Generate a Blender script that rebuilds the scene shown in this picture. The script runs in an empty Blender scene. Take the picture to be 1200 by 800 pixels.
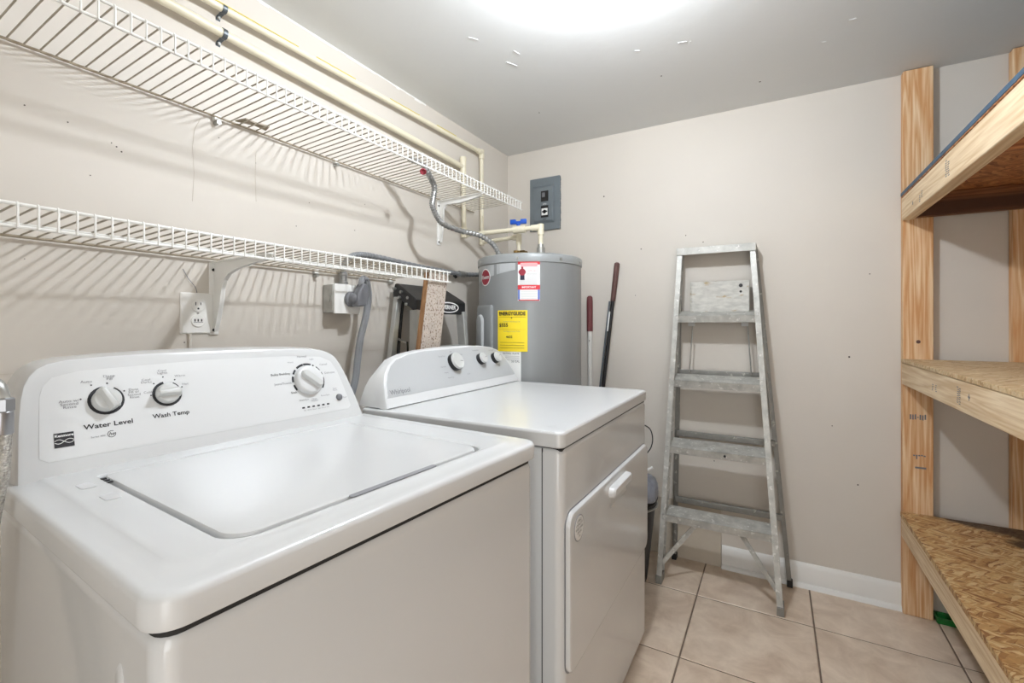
import bpy, bmesh, math, random
from mathutils import Vector, Matrix
random.seed(7)
PI = math.pi
SC = bpy.context.scene
COL = SC.collection

# ------------------------------------------------------------------ camera, world, light, exposure
cam_d = bpy.data.cameras.new('camera')
cam = bpy.data.objects.new('camera', cam_d); COL.objects.link(cam)
cam_d.sensor_width = 36; cam_d.lens = 542.73/1200*36
cam_d.shift_y = (379.6-400)/1200
cam_d.clip_start = 0.02
cam.location = (1.4016, 0, 1.16)
cam.rotation_euler = (PI/2, 0, 0.51505)
SC.camera = cam

world = bpy.data.worlds.new('world'); SC.world = world; world.use_nodes = True
world.node_tree.nodes['Background'].inputs[0].default_value = (1.0, 0.98, 0.95, 1)
world.node_tree.nodes['Background'].inputs[1].default_value = 0.6

def area_light(name, loc, rot, sx, sy, power, col=(1, 1, 1), shape='RECTANGLE'):
    d = bpy.data.lights.new(name, 'AREA'); d.shape = shape; d.size = sx; d.size_y = sy
    d.energy = power; d.color = col
    o = bpy.data.objects.new(name, d); COL.objects.link(o); o.location = loc; o.rotation_euler = rot
    return o
# fill light added behind the camera, set in the unseen doorway
area_light('doorway_fill', (1.95, -0.97, 1.03), (PI/2, 0, 0), 0.86, 1.95, 9.5, (0.97, 0.99, 1.0))
# the ceiling lamp itself is a lit bulb, modelled further down (strength set here)
GLOBE_STRENGTH = 430

vs = SC.view_settings
vs.view_transform = 'Standard'; vs.look = 'None'; vs.gamma = 1; vs.use_curve_mapping = False
vs.exposure = 0.75

# ------------------------------------------------------------------ materials
def srgb(r, g, b):
    def f(c):
        c /= 255
        return c/12.92 if c <= 0.04045 else ((c+0.055)/1.055)**2.4
    return (f(r), f(g), f(b), 1)

def mat(name, col, rough=0.5, metal=0.0, coat=0.0, var=0.06, vscale=6.0, bump=0.0, bscale=60.0,
        spots=None, sscale=30.0, sthr=0.62, emis=0.0, spec=0.5, stretch=(1, 1, 1)):
    m = bpy.data.materials.new(name); m.use_nodes = True
    nt = m.node_tree; N = nt.nodes; L = nt.links
    b = N['Principled BSDF']
    b.inputs['Roughness'].default_value = rough; b.inputs['Metallic'].default_value = metal
    b.inputs['Coat Weight'].default_value = coat; b.inputs['Coat Roughness'].default_value = 0.06
    b.inputs['Specular IOR Level'].default_value = spec
    c = srgb(*col)
    tc = N.new('ShaderNodeTexCoord'); mp = N.new('ShaderNodeMapping'); mp.inputs['Scale'].default_value = stretch
    L.new(tc.outputs['Object'], mp.inputs[0])
    n = N.new('ShaderNodeTexNoise'); n.inputs['Scale'].default_value = vscale; n.inputs['Detail'].default_value = 5
    L.new(mp.outputs[0], n.inputs['Vector'])
    r = N.new('ShaderNodeValToRGB')
    r.color_ramp.elements[0].position = 0.3; r.color_ramp.elements[1].position = 0.7
    r.color_ramp.elements[0].color = [x*(1-var) for x in c[:3]]+[1]
    r.color_ramp.elements[1].color = [min(1, x*(1+var)) for x in c[:3]]+[1]
    L.new(n.outputs[0], r.inputs[0]); out = r.outputs[0]
    if spots:
        n2 = N.new('ShaderNodeTexNoise'); n2.inputs['Scale'].default_value = sscale; n2.inputs['Detail'].default_value = 6
        L.new(mp.outputs[0], n2.inputs['Vector'])
        r2 = N.new('ShaderNodeValToRGB'); r2.color_ramp.elements[0].position = sthr; r2.color_ramp.elements[1].position = sthr+0.06
        L.new(n2.outputs[0], r2.inputs[0])
        mx = N.new('ShaderNodeMixRGB'); L.new(r2.outputs[0], mx.inputs[0]); L.new(out, mx.inputs[1]); mx.inputs[2].default_value = srgb(*spots)
        out = mx.outputs[0]
    L.new(out, b.inputs['Base Color'])
    if bump:
        nb = N.new('ShaderNodeTexNoise'); nb.inputs['Scale'].default_value = bscale; nb.inputs['Detail'].default_value = 4
        L.new(mp.outputs[0], nb.inputs['Vector'])
        bp = N.new('ShaderNodeBump'); bp.inputs['Strength'].default_value = bump; bp.inputs['Distance'].default_value = 0.01
        L.new(nb.outputs[0], bp.inputs['Height']); L.new(bp.outputs[0], b.inputs['Normal'])
    if emis:
        b.inputs['Emission Color'].default_value = c; b.inputs['Emission Strength'].default_value = emis
    return m

def wood(name, light, dark, axis, stain=None, knots=True):
    """grain runs along axis ('X','Y','Z') in object space"""
    m = bpy.data.materials.new(name); m.use_nodes = True
    nt = m.node_tree; N = nt.nodes; L = nt.links; b = N['Principled BSDF']
    b.inputs['Roughness'].default_value = 0.62; b.inputs['Specular IOR Level'].default_value = 0.3
    tc = N.new('ShaderNodeTexCoord'); oi = N.new('ShaderNodeObjectInfo')
    ad = N.new('ShaderNodeVectorMath'); ad.operation = 'ADD'; L.new(tc.outputs['Object'], ad.inputs[0])
    sc = N.new('ShaderNodeVectorMath'); sc.operation = 'SCALE'; sc.inputs[0].default_value = (7.3, 3.1, 5.7)
    L.new(oi.outputs['Random'], sc.inputs['Scale']); L.new(sc.outputs[0], ad.inputs[1])
    mp = N.new('ShaderNodeMapping'); s = {'X': (0.045, 1, 1), 'Y': (1, 0.045, 1), 'Z': (1, 1, 0.045)}[axis]
    mp.inputs['Scale'].default_value = s; L.new(ad.outputs[0], mp.inputs[0])
    n = N.new('ShaderNodeTexNoise'); n.inputs['Scale'].default_value = 16; n.inputs['Detail'].default_value = 3; n.inputs['Distortion'].default_value = 0.15
    L.new(mp.outputs[0], n.inputs['Vector'])
    mul = N.new('ShaderNodeMath'); mul.operation = 'MULTIPLY'; mul.inputs[1].default_value = 9; L.new(n.outputs[0], mul.inputs[0])
    fr = N.new('ShaderNodeMath'); fr.operation = 'PINGPONG'; fr.inputs[1].default_value = 0.5; L.new(mul.outputs[0], fr.inputs[0])
    n2 = N.new('ShaderNodeTexNoise'); n2.inputs['Scale'].default_value = 150; n2.inputs['Detail'].default_value = 4; L.new(mp.outputs[0], n2.inputs['Vector'])
    av = N.new('ShaderNodeMath'); av.operation = 'ADD'; L.new(fr.outputs[0], av.inputs[0])
    m3 = N.new('ShaderNodeMath'); m3.operation = 'MULTIPLY'; m3.inputs[1].default_value = 0.9; L.new(n2.outputs[0], m3.inputs[0]); L.new(m3.outputs[0], av.inputs[1])
    r = N.new('ShaderNodeValToRGB'); r.color_ramp.elements[0].position = 0.25; r.color_ramp.elements[1].position = 0.95
    r.color_ramp.elements[0].color = srgb(*light); r.color_ramp.elements[1].color = srgb(*dark)
    L.new(av.outputs[0], r.inputs[0]); out = r.outputs[0]
    if stain:
        n4 = N.new('ShaderNodeTexNoise'); n4.inputs['Scale'].default_value = 5; n4.inputs['Detail'].default_value = 6
        L.new(mp.outputs[0], n4.inputs['Vector'])
        r4 = N.new('ShaderNodeValToRGB'); r4.color_ramp.elements[0].position = 0.48; r4.color_ramp.elements[1].position = 0.62
        L.new(n4.outputs[0], r4.inputs[0])
        mx = N.new('ShaderNodeMixRGB'); L.new(r4.outputs[0], mx.inputs[0]); L.new(out, mx.inputs[1]); mx.inputs[2].default_value = srgb(*stain); out = mx.outputs[0]
    L.new(out, b.inputs['Base Color'])
    bp = N.new('ShaderNodeBump'); bp.inputs['Strength'].default_value = 0.15; bp.inputs['Distance'].default_value = 0.004
    L.new(av.outputs[0], bp.inputs['Height']); L.new(bp.outputs[0], b.inputs['Normal'])
    return m

def osb(name, cols, scale=(22, 60, 60), flat=False):
    """strand board: overlapping stretched flakes from two rotated voronoi layers"""
    m = bpy.data.materials.new(name); m.use_nodes = True
    nt = m.node_tree; N = nt.nodes; L = nt.links; b = N['Principled BSDF']; b.inputs['Roughness'].default_value = 0.6
    tc = N.new('ShaderNodeTexCoord')
    dn_ = N.new('ShaderNodeTexNoise'); dn_.inputs['Scale'].default_value = 14; dn_.inputs['Detail'].default_value = 3; L.new(tc.outputs['Object'], dn_.inputs['Vector'])
    ds_ = N.new('ShaderNodeVectorMath'); ds_.operation = 'MULTIPLY_ADD'; ds_.inputs[1].default_value = (0.035, 0.035, 0.0)
    L.new(dn_.outputs['Color'], ds_.inputs[0]); L.new(tc.outputs['Object'], ds_.inputs[2])
    outs = []
    for ang, sc in ((0.35, scale), (-0.5, (scale[0]*1.3, scale[1]*1.2, scale[2])), (0.95, (scale[0], scale[1]*1.1, scale[2]))):
        mp = N.new('ShaderNodeMapping'); mp.vector_type = 'TEXTURE'
        mp.inputs['Rotation'].default_value = (0, ang, 0) if flat == 'XZ' else (0, 0, ang)
        mp.inputs['Scale'].default_value = tuple(1/x for x in sc)
        L.new(ds_.outputs[0], mp.inputs[0])
        v = N.new('ShaderNodeTexVoronoi'); v.inputs['Scale'].default_value = 1; L.new(mp.outputs[0], v.inputs['Vector'])
        outs.append(v)
    sep = N.new('ShaderNodeSeparateColor'); L.new(outs[0].outputs['Color'], sep.inputs[0])
    sep2 = N.new('ShaderNodeSeparateColor'); L.new(outs[1].outputs['Color'], sep2.inputs[0])
    sep3 = N.new('ShaderNodeSeparateColor'); L.new(outs[2].outputs['Color'], sep3.inputs[0])
    g = N.new('ShaderNodeMath'); g.operation = 'GREATER_THAN'; g.inputs[1].default_value = 0.5; L.new(sep.outputs[1], g.inputs[0])
    mx = N.new('ShaderNodeMix'); L.new(g.outputs[0], mx.inputs[0]); L.new(sep2.outputs[0], mx.inputs[2]); L.new(sep3.outputs[0], mx.inputs[3])
    r = N.new('ShaderNodeValToRGB')
    els = r.color_ramp.elements
    for i, (p_, c_) in enumerate(cols):
        if i < 2: e = els[i]; e.position = p_
        else: e = els.new(p_)
        e.color = srgb(*c_)
    L.new(mx.outputs[0], r.inputs[0])
    n = N.new('ShaderNodeTexNoise'); n.inputs['Scale'].default_value = 90; n.inputs['Detail'].default_value = 4; L.new(tc.outputs['Object'], n.inputs['Vector'])
    mm = N.new('ShaderNodeMixRGB'); mm.blend_type = 'MULTIPLY'; mm.inputs[0].default_value = 0.45
    L.new(r.outputs[0], mm.inputs[1]); L.new(n.outputs[0], mm.inputs[2]); out = mm.outputs[0]
    L.new(out, b.inputs['Base Color'])
    bp = N.new('ShaderNodeBump'); bp.inputs['Strength'].default_value = 0.25; bp.inputs['Distance'].default_value = 0.003
    L.new(mx.outputs[0], bp.inputs['Height']); L.new(bp.outputs[0], b.inputs['Normal'])
    return m, out, b, N, L, tc

M = {}
M['wall'] = mat('wall_paint', (211, 204, 194), 0.55, var=0.025, vscale=2.2, bump=0.06, bscale=9)
M['ceil'] = mat('ceiling_paint', (226, 227, 226), 0.6, var=0.02, vscale=1.5, bump=0.12, bscale=14)
M['base'] = mat('baseboard_paint', (232, 231, 227), 0.4, var=0.02, bump=0.05)
M['grout'] = mat('grout', (120, 104, 90), 0.9, var=0.15, vscale=30)
M['enamel'] = mat('white_enamel', (212, 213, 213), 0.26, coat=0.2, var=0.006, spec=0.5)
M['enamel_gloss'] = mat('glossy_white_enamel', (212, 213, 213), 0.12, coat=0.4, var=0.006, spec=0.5)
M['plastic_white'] = mat('white_plastic', (220, 221, 221), 0.3, var=0.006)
M['plate'] = mat('bright_white_plastic', (242, 241, 237), 0.35, var=0.005)
M['console_grey'] = mat('silver_grey_panel', (188, 190, 191), 0.35, var=0.01)
M['knob_grey'] = mat('light_grey_plastic', (206, 207, 205), 0.3, var=0.01)
M['black'] = mat('black_plastic', (26, 26, 28), 0.4, var=0.1)
M['dark'] = mat('dark_gap', (40, 40, 40), 0.8)
M['ink'] = mat('black_ink', (38, 38, 42), 0.6, var=0.0)
M['ink_grey'] = mat('grey_ink', (135, 135, 138), 0.6, var=0.0)
M['chrome'] = mat('chrome', (160, 160, 162), 0.28, metal=1.0)
M['wire'] = mat('white_vinyl_wire', (230, 229, 224), 0.35, var=0.03, vscale=40, spots=(170, 160, 140), sscale=25, sthr=0.72)
M['wire_deck'] = mat('shaded_vinyl_wire', (176, 168, 152), 0.5, var=0.12, vscale=30)  # same white wire, underside shade of the deck put into its colour
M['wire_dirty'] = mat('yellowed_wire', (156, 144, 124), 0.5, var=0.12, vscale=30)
M['cpvc'] = mat('cream_cpvc', (228, 220, 196), 0.4, var=0.04, vscale=9)
M['cpvc_line'] = mat('cpvc_yellow_stripe', (218, 200, 90), 0.5, var=0.05)
M['galv'] = mat('galvanised_metal', (176, 176, 172), 0.38, metal=0.75, var=0.12, vscale=50)
M['conduit'] = mat('grey_conduit', (128, 130, 132), 0.45, metal=0.1, var=0.08, vscale=40)
M['conduit_metal'] = mat('flex_metal', (158, 158, 156), 0.35, metal=0.6, var=0.1, vscale=40)
M['cord'] = mat('grey_rubber_cord', (140, 142, 145), 0.5, var=0.05)
M['plug'] = mat('grey_plug', (112, 113, 117), 0.5, var=0.05)
M['heater'] = mat('grey_heater_enamel', (140, 142, 142), 0.34, metal=0.1, var=0.05, vscale=3, coat=0.1, stretch=(4, 4, 0.4))
M['heater_top'] = mat('grey_heater_lid', (148, 151, 151), 0.34, var=0.05, vscale=5)
M['wedge'] = mat('light_grey_decal', (176, 179, 180), 0.35, var=0.02)
M['red'] = mat('red_print', (206, 48, 56), 0.5, var=0.04)
M['pink'] = mat('pink_print', (232, 166, 168), 0.5, var=0.06)
M['maroon'] = mat('maroon_print', (150, 40, 56), 0.45, var=0.08)
M['blueprint'] = mat('blue_print', (92, 116, 190), 0.5, var=0.04)
M['navy'] = mat('navy_print', (38, 40, 62), 0.5, var=0.1)
M['paper'] = mat('white_paper', (238, 238, 236), 0.5, var=0.01)
M['yellow'] = mat('yellow_paper', (246, 218, 44), 0.5, var=0.02)
M['grip'] = mat('maroon_grip', (104, 48, 50), 0.6, var=0.15, vscale=40)
M['grip_brown'] = mat('brown_grip', (92, 62, 56), 0.6, var=0.15, vscale=40)
M['white_pole'] = mat('white_painted_pole', (214, 212, 206), 0.4, var=0.05, vscale=30, spots=(160, 150, 140), sscale=60, sthr=0.7)
M['alu'] = mat('worn_aluminium', (184, 183, 177), 0.42, metal=0.25, var=0.20, vscale=28, spots=(214, 213, 208), sscale=60, sthr=0.60, bump=0.08, bscale=60)
M['alu_clean'] = mat('clean_aluminium', (188, 188, 184), 0.4, metal=0.5, var=0.06, vscale=30)
M['alu_dark'] = mat('dull_aluminium', (140, 139, 134), 0.45, metal=0.35, var=0.12, vscale=25, spots=(190, 188, 180), sscale=45, sthr=0.62)
M['paint_plate'] = mat('paint_splashed_metal', (196, 194, 187), 0.5, var=0.16, vscale=30, stretch=(1, 1, 2.6), spots=(168, 148, 112), sscale=10, sthr=0.60, bump=0.15, bscale=30)
M['steel_box'] = mat('dark_grey_steel', (88, 95, 100), 0.4, metal=0.2, var=0.1, vscale=12)
M['box_face'] = mat('steel_panel_face', (118, 127, 133), 0.35, metal=0.2, var=0.08, vscale=10)
M['blue'] = mat('blue_plastic', (30, 84, 184), 0.35, var=0.05)
M['brass'] = mat('aged_brass', (130, 104, 60), 0.4, metal=0.7, var=0.2, vscale=40)
M['bag'] = mat('grey_plastic_bag', (128, 132, 142), 0.35, var=0.15, vscale=25, bump=0.4, bscale=40)
M['green'] = mat('green_plastic', (20, 120, 50), 0.4, var=0.1)
M['bluetarp'] = mat('blue_board_face', (58, 84, 106), 0.6, var=0.15, vscale=25, spots=(40, 50, 60), sscale=20, sthr=0.62)
M['board'] = mat('pale_hardboard', (196, 186, 170), 0.6, var=0.05, vscale=9, spots=(120, 104, 88), sscale=26, sthr=0.74)
M['dome'] = mat('lit_glass_dome', (240, 247, 255), 0.4, var=0.0, emis=GLOBE_STRENGTH)
M['mark'] = mat('dark_speck', (70, 62, 56), 0.8)
M['smudge'] = mat('grey_smudge', (214, 215, 216), 0.3, var=0.02)
M['braid'] = mat('braided_steel', (176, 172, 164), 0.35, metal=0.6, var=0.35, vscale=260, bump=0.5, bscale=400)
M['rubber'] = mat('black_rubber', (36, 35, 34), 0.7, var=0.1)
M['doorpaint'] = mat('hall_paint', (222, 214, 204), 0.6, var=0.03)
PINE = ((232, 202, 150), (196, 146, 92)); ORANGE = ((222, 172, 116), (172, 110, 62))
M['pine_x'] = wood('pine_along_x', *PINE, 'X'); M['pine_y'] = wood('pine_along_y', (236, 216, 184), (206, 176, 138), 'Y')
M['pine_z'] = wood('pine_along_z', (240, 214, 176), (206, 152, 102), 'Z')
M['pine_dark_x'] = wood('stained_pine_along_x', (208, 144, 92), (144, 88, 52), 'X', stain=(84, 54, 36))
M['pine_edge'] = wood('board_edge_wood', (156, 118, 82), (122, 88, 58), 'Z')

def tile_mat():
    m = bpy.data.materials.new('beige_ceramic_tile'); m.use_nodes = True
    nt = m.node_tree; N = nt.nodes; L = nt.links; b = N['Principled BSDF']; b.inputs['Roughness'].default_value = 0.38
    tc = N.new('ShaderNodeTexCoord'); oi = N.new('ShaderNodeObjectInfo')
    ad = N.new('ShaderNodeVectorMath'); ad.operation = 'ADD'; L.new(tc.outputs['Object'], ad.inputs[0])
    sc = N.new('ShaderNodeVectorMath'); sc.operation = 'SCALE'; sc.inputs[0].default_value = (17, 23, 9); L.new(oi.outputs['Random'], sc.inputs['Scale']); L.new(sc.outputs[0], ad.inputs[1])
    n = N.new('ShaderNodeTexNoise'); n.inputs['Scale'].default_value = 9; n.inputs['Detail'].default_value = 8; n.inputs['Roughness'].default_value = 0.62; n.inputs['Distortion'].default_value = 0.5
    L.new(ad.outputs[0], n.inputs['Vector'])
    r = N.new('ShaderNodeValToRGB'); r.color_ramp.elements[0].position = 0.32; r.color_ramp.elements[1].position = 0.66
    r.color_ramp.elements[0].color = srgb(202, 180, 158); r.color_ramp.elements[1].color = srgb(234, 217, 197)
    L.new(n.outputs[0], r.inputs[0]); L.new(r.outputs[0], b.inputs['Base Color'])
    bp = N.new('ShaderNodeBump'); bp.inputs['Strength'].default_value = 0.08; bp.inputs['Distance'].default_value = 0.004
    L.new(n.outputs[0], bp.inputs['Height']); L.new(bp.outputs[0], b.inputs['Normal'])
    return m
M['tile'] = tile_mat()

OSBC = [(0.0, (150, 98, 52)), (0.3, (196, 146, 88)), (0.6, (214, 170, 112)), (1.0, (236, 204, 152))]
M['osb'], _o, _b, _N, _L, _tc = osb('strand_board', OSBC, (15, 115, 80))
# dark water stain towards the back right corner of the bottom shelf (a stain of the board itself)
_sx = _N.new('ShaderNodeSeparateXYZ'); _L.new(_tc.outputs['Object'], _sx.inputs[0])
_a = _N.new('ShaderNodeMath'); _a.operation = 'ADD'; _L.new(_sx.outputs[0], _a.inputs[0]); _L.new(_sx.outputs[1], _a.inputs[1])
_n = _N.new('ShaderNodeTexNoise'); _n.inputs['Scale'].default_value = 7; _n.inputs['Detail'].default_value = 5; _L.new(_tc.outputs['Object'], _n.inputs['Vector'])
_s = _N.new('ShaderNodeMath'); _s.operation = 'MULTIPLY_ADD'; _s.inputs[1].default_value = 0.5; _L.new(_n.outputs[0], _s.inputs[0]); _L.new(_a.outputs[0], _s.inputs[2])
_r = _N.new('ShaderNodeValToRGB'); _r.color_ramp.elements[0].position = 0.0; _r.color_ramp.elements[1].position = 1.0
_mr = _N.new('ShaderNodeMapRange'); _mr.inputs[1].default_value = 0.33; _mr.inputs[2].default_value = 0.40; _L.new(_s.outputs[0], _mr.inputs[0])
_mx = _N.new('ShaderNodeMixRGB'); _mx.blend_type = 'MULTIPLY'; _L.new(_mr.outputs[0], _mx.inputs[0]); _L.new(_o, _mx.inputs[1]); _mx.inputs[2].default_value = srgb(120, 112, 112)
_L.new(_mx.outputs[0], _b.inputs['Base Color'])
M['osb_pale'] = osb('pale_strand_board', [(0.0, (190, 150, 104)), (0.3, (214, 180, 132)), (0.6, (224, 194, 150)), (1.0, (236, 212, 172))], (15, 105, 80))[0]
M['osb_brown'] = osb('brown_strand_board', [(0.0, (136, 80, 44)), (0.3, (180, 116, 68)), (0.6, (200, 134, 82)), (1.0, (220, 158, 104))], (14, 100, 80))[0]
M['chip'] = mat('grey_chipboard_face', (184, 172, 160), 0.7, var=0.12, vscale=50, spots=(124, 104, 90), sscale=120, sthr=0.55, bump=0.2, bscale=90)

# ------------------------------------------------------------------ mesh helpers
class MB:
    def __init__(self): self.bm = bmesh.new()
    def box(self, x0, x1, y0, y1, z0, z1, mtx=None):
        vs_ = [self.bm.verts.new(c) for c in ((x0, y0, z0), (x1, y0, z0), (x1, y1, z0), (x0, y1, z0), (x0, y0, z1), (x1, y0, z1), (x1, y1, z1), (x0, y1, z1))]
        for f in ((3, 2, 1, 0), (4, 5, 6, 7), (0, 1, 5, 4), (1, 2, 6, 5), (2, 3, 7, 6), (3, 0, 4, 7)): self.bm.faces.new([vs_[i] for i in f])
        if mtx:
            for v in vs_: v.co = mtx @ v.co
        return self
    def bar(self, a, b, w, d, side=None):
        """rectangular bar from a to b, width w along 'side', depth d along the other normal"""
        a = Vector(a); b = Vector(b); t = (b-a).normalized()
        s = Vector(side) if side else Vector((1, 0, 0))
        s = (s - t*s.dot(t)).normalized(); n = t.cross(s)
        rings = []
        for p_ in (a, b):
            rings.append([self.bm.verts.new(p_+s*(i*w/2)+n*(j*d/2)) for i, j in ((-1, -1), (1, -1), (1, 1), (-1, 1))])
        for k in range(4): self.bm.faces.new((rings[0][k], rings[0][(k+1) % 4], rings[1][(k+1) % 4], rings[1][k]))
        self.bm.faces.new(rings[0][::-1]); self.bm.faces.new(rings[1])
        return self
    def loft(self, rings, cap=True):
        R_ = [[self.bm.verts.new(c) for c in r] for r in rings]
        n = len(R_[0])
        for a, b in zip(R_, R_[1:]):
            for k in range(n): self.bm.faces.new((a[k], a[(k+1) % n], b[(k+1) % n], b[k]))
        if cap: self.bm.faces.new(R_[0][::-1]); self.bm.faces.new(R_[-1])
        return self
    def prism(self, pts, off):
        off = Vector(off); self.loft([[Vector(p_) for p_ in pts], [Vector(p_)+off for p_ in pts]]); return self
    def tube(self, pts, r, n=8, rad=None):
        pts = [Vector(p_) for p_ in pts]; rings = []
        t = (pts[1]-pts[0]).normalized()
        u = t.cross(Vector((0, 0, 1)))
        if u.length < 0.1: u = t.cross(Vector((1, 0, 0)))
        u.normalize()
        for i, p_ in enumerate(pts):
            if i == 0: t = pts[1]-pts[0]
            elif i == len(pts)-1: t = pts[-1]-pts[-2]
            else: t = pts[i+1]-pts[i-1]
            t.normalize(); u = (u-t*u.dot(t)).normalized(); w = t.cross(u)
            rr = rad[i] if rad else r
            rings.append([p_+(u*math.cos(2*PI*k/n)+w*math.sin(2*PI*k/n))*rr for k in range(n)])
        return self.loft(rings)
    def cyl(self, a, b, r, n=20, r2=None):
        return self.tube([a, b], r, n, rad=[r, r if r2 is None else r2])
    def lathe(self, prof, c=(0, 0, 0), n=32, axis=(0, 0, 1)):
        ax = Vector(axis).normalized(); u = ax.cross(Vector((0, 1, 0)) if abs(ax.y) < 0.9 else Vector((1, 0, 0))).normalized(); w = ax.cross(u); c = Vector(c)
        return self.loft([[c+ax*z+(u*math.cos(2*PI*k/n)+w*math.sin(2*PI*k/n))*r for k in range(n)] for r, z in prof])

def rring(x0, x1, y0, y1, z, r, seg=5):
    """rounded rectangle ring, r may be one radius or four (x0y0, x1y0, x1y1, x0y1)"""
    if not isinstance(r, (tuple, list)): r = (r,)*4
    out = []
    for (cx, cy, rr, a0) in ((x0+r[0], y0+r[0], r[0], PI), (x1-r[1], y0+r[1], r[1], 1.5*PI), (x1-r[2], y1-r[2], r[2], 0), (x0+r[3], y1-r[3], r[3], 0.5*PI)):
        for k in range(seg+1):
            a = a0+k/seg*PI/2
            out.append((cx+rr*math.cos(a), cy+rr*math.sin(a), z))
    return out

def smooth_path(pts, sub=10):
    pts = [Vector(p_) for p_ in pts]; P_ = [pts[0]*2-pts[1]]+pts+[pts[-1]*2-pts[-2]]; out = []
    for i in range(1, len(P_)-2):
        a, b, c, d = P_[i-1:i+3]
        for k in range(sub):
            t = k/sub
            out.append(0.5*((2*b)+(c-a)*t+(2*a-5*b+4*c-d)*t*t+(3*b-a-3*c+d)*t**3))
    out.append(pts[-1]); return out

INV = {}   # top-level name -> inverse matrix, so that parts may be given in room coordinates
def thing(name, label, cat, loc=(0, 0, 0), rotz=0, group=None):
    o = bpy.data.objects.new(name, None); COL.objects.link(o); o.empty_display_size = 0.1
    o.location = loc; o.rotation_euler = (0, 0, rotz); o['label'] = label; o['category'] = cat
    if group: o['group'] = group
    INV[o.name] = (Matrix.Translation(loc) @ Matrix.Rotation(rotz, 4, 'Z')).inverted()
    return o
def obj(name, mb, m, parent=None, bevel=0, local=False, sm=True, kind=None, label=None, seg=2):
    bm = mb.bm
    bmesh.ops.recalc_face_normals(bm, faces=bm.faces)
    if parent is not None and not local:
        root = parent
        while root.parent: root = root.parent
        if root.name in INV: bm.transform(INV[root.name])
    me = bpy.data.meshes.new(name); bm.to_mesh(me); bm.free()
    o = bpy.data.objects.new(name, me); COL.objects.link(o)
    for mm in (m if isinstance(m, (list, tuple)) else [m]): me.materials.append(M[mm] if isinstance(mm, str) else mm)
    if sm:
        for p_ in me.polygons: p_.use_smooth = True
        me.set_sharp_from_angle(angle=math.radians(35))
    if bevel:
        b = o.modifiers.new('bevel', 'BEVEL'); b.width = bevel; b.segments = seg; b.limit_method = 'ANGLE'; b.angle_limit = math.radians(40)
        b.harden_normals = False
        for p_ in me.polygons: p_.use_smooth = True
    if m in ('enamel', 'enamel_gloss', 'plastic_white') and sm and not bevel:
        w_ = o.modifiers.new('weighted_normal', 'WEIGHTED_NORMAL'); w_.keep_sharp = True; w_.weight = 90
    if parent is not None: o.parent = parent
    if kind: o['kind'] = kind
    if label: o['label'] = label
    return o
def tag(o, label, cat, group=None):
    o['label'] = label; o['category'] = cat
    if group: o['group'] = group
    return o
def struct(name, mb, m, bevel=0):
    o = obj(name, mb, m, None, bevel); o['kind'] = 'structure'; return o
def base_origin(o):
    """move a one-mesh thing's origin to the bottom centre of its mesh"""
    me = o.data; xs = [v.co for v in me.vertices]
    c = Vector((sum(v.x for v in xs)/len(xs), sum(v.y for v in xs)/len(xs), min(v.z for v in xs)))
    me.transform(Matrix.Translation(-c)); o.location = c; return o
def lettering(body, size, org, right, up, m, parent, name='lettering', align='CENTER', local=True, stretch=1.0, shear=0.0, thick=0.0, bold=0.0):
    cu = bpy.data.curves.new(name, 'FONT'); cu.body = body; cu.size = size; cu.align_x = align; cu.align_y = 'CENTER'
    cu.resolution_u = 2; cu.shear = shear; cu.space_line = 0.8; cu.offset = bold; cu.extrude = thick
    t = bpy.data.objects.new('tmp', cu); me = bpy.data.meshes.new_from_object(t); me.name = name
    bpy.data.objects.remove(t); bpy.data.curves.remove(cu)
    r_ = Vector(right).normalized(); u_ = Vector(up).normalized(); n_ = r_.cross(u_)
    mt = Matrix.Translation(org) @ Matrix((r_, u_, n_)).transposed().to_4x4() @ Matrix.Diagonal((stretch, 1, 1, 1))
    me.transform(mt)
    if not local:
        root = parent
        while root.parent: root = root.parent
        me.transform(INV[root.name])
    me.materials.clear(); me.materials.append(M[m])
    o = bpy.data.objects.new(name, me); COL.objects.link(o); o.parent = parent
    return o

# ------------------------------------------------------------------ the room
D = 2.426; H = 2.1747; XR = 2.50; YN = -1.0
struct('wall_left', MB().box(-0.12, 0, YN-0.12, D+0.12, 0, H), 'wall')
struct('wall_back', MB().box(0, XR, D, D+0.12, 0, H), 'wall')
struct('wall_right', MB().box(XR, XR+0.12, YN-0.12, D+0.12, 0, H), 'wall')
# near wall with an unseen doorway opening, placed for the fill light, between x 1.5 and 2.4
nw = MB(); nw.box(0, 1.5, YN-0.12, YN, 0, H); nw.box(2.4, XR, YN-0.12, YN, 0, H); nw.box(1.5, 2.4, YN-0.12, YN, 2.04, H)
struct('wall_near', nw, 'wall')
dt = MB(); dt.box(1.43, 1.5, YN, YN+0.015, 0, 2.11); dt.box(2.4, 2.47, YN, YN+0.015, 0, 2.11); dt.box(1.5, 2.4, YN, YN+0.015, 2.04, 2.11)
struct('trim_1', dt, 'base', 0.003)
struct('ceiling', MB().box(-0.12, XR+0.12, YN-0.12, D+0.12, H, H+0.1), 'ceil')
floor = struct('floor', MB().box(-0.12, XR+0.12, YN-0.12, D+0.12, -0.1, -0.0025), 'grout')
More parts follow.
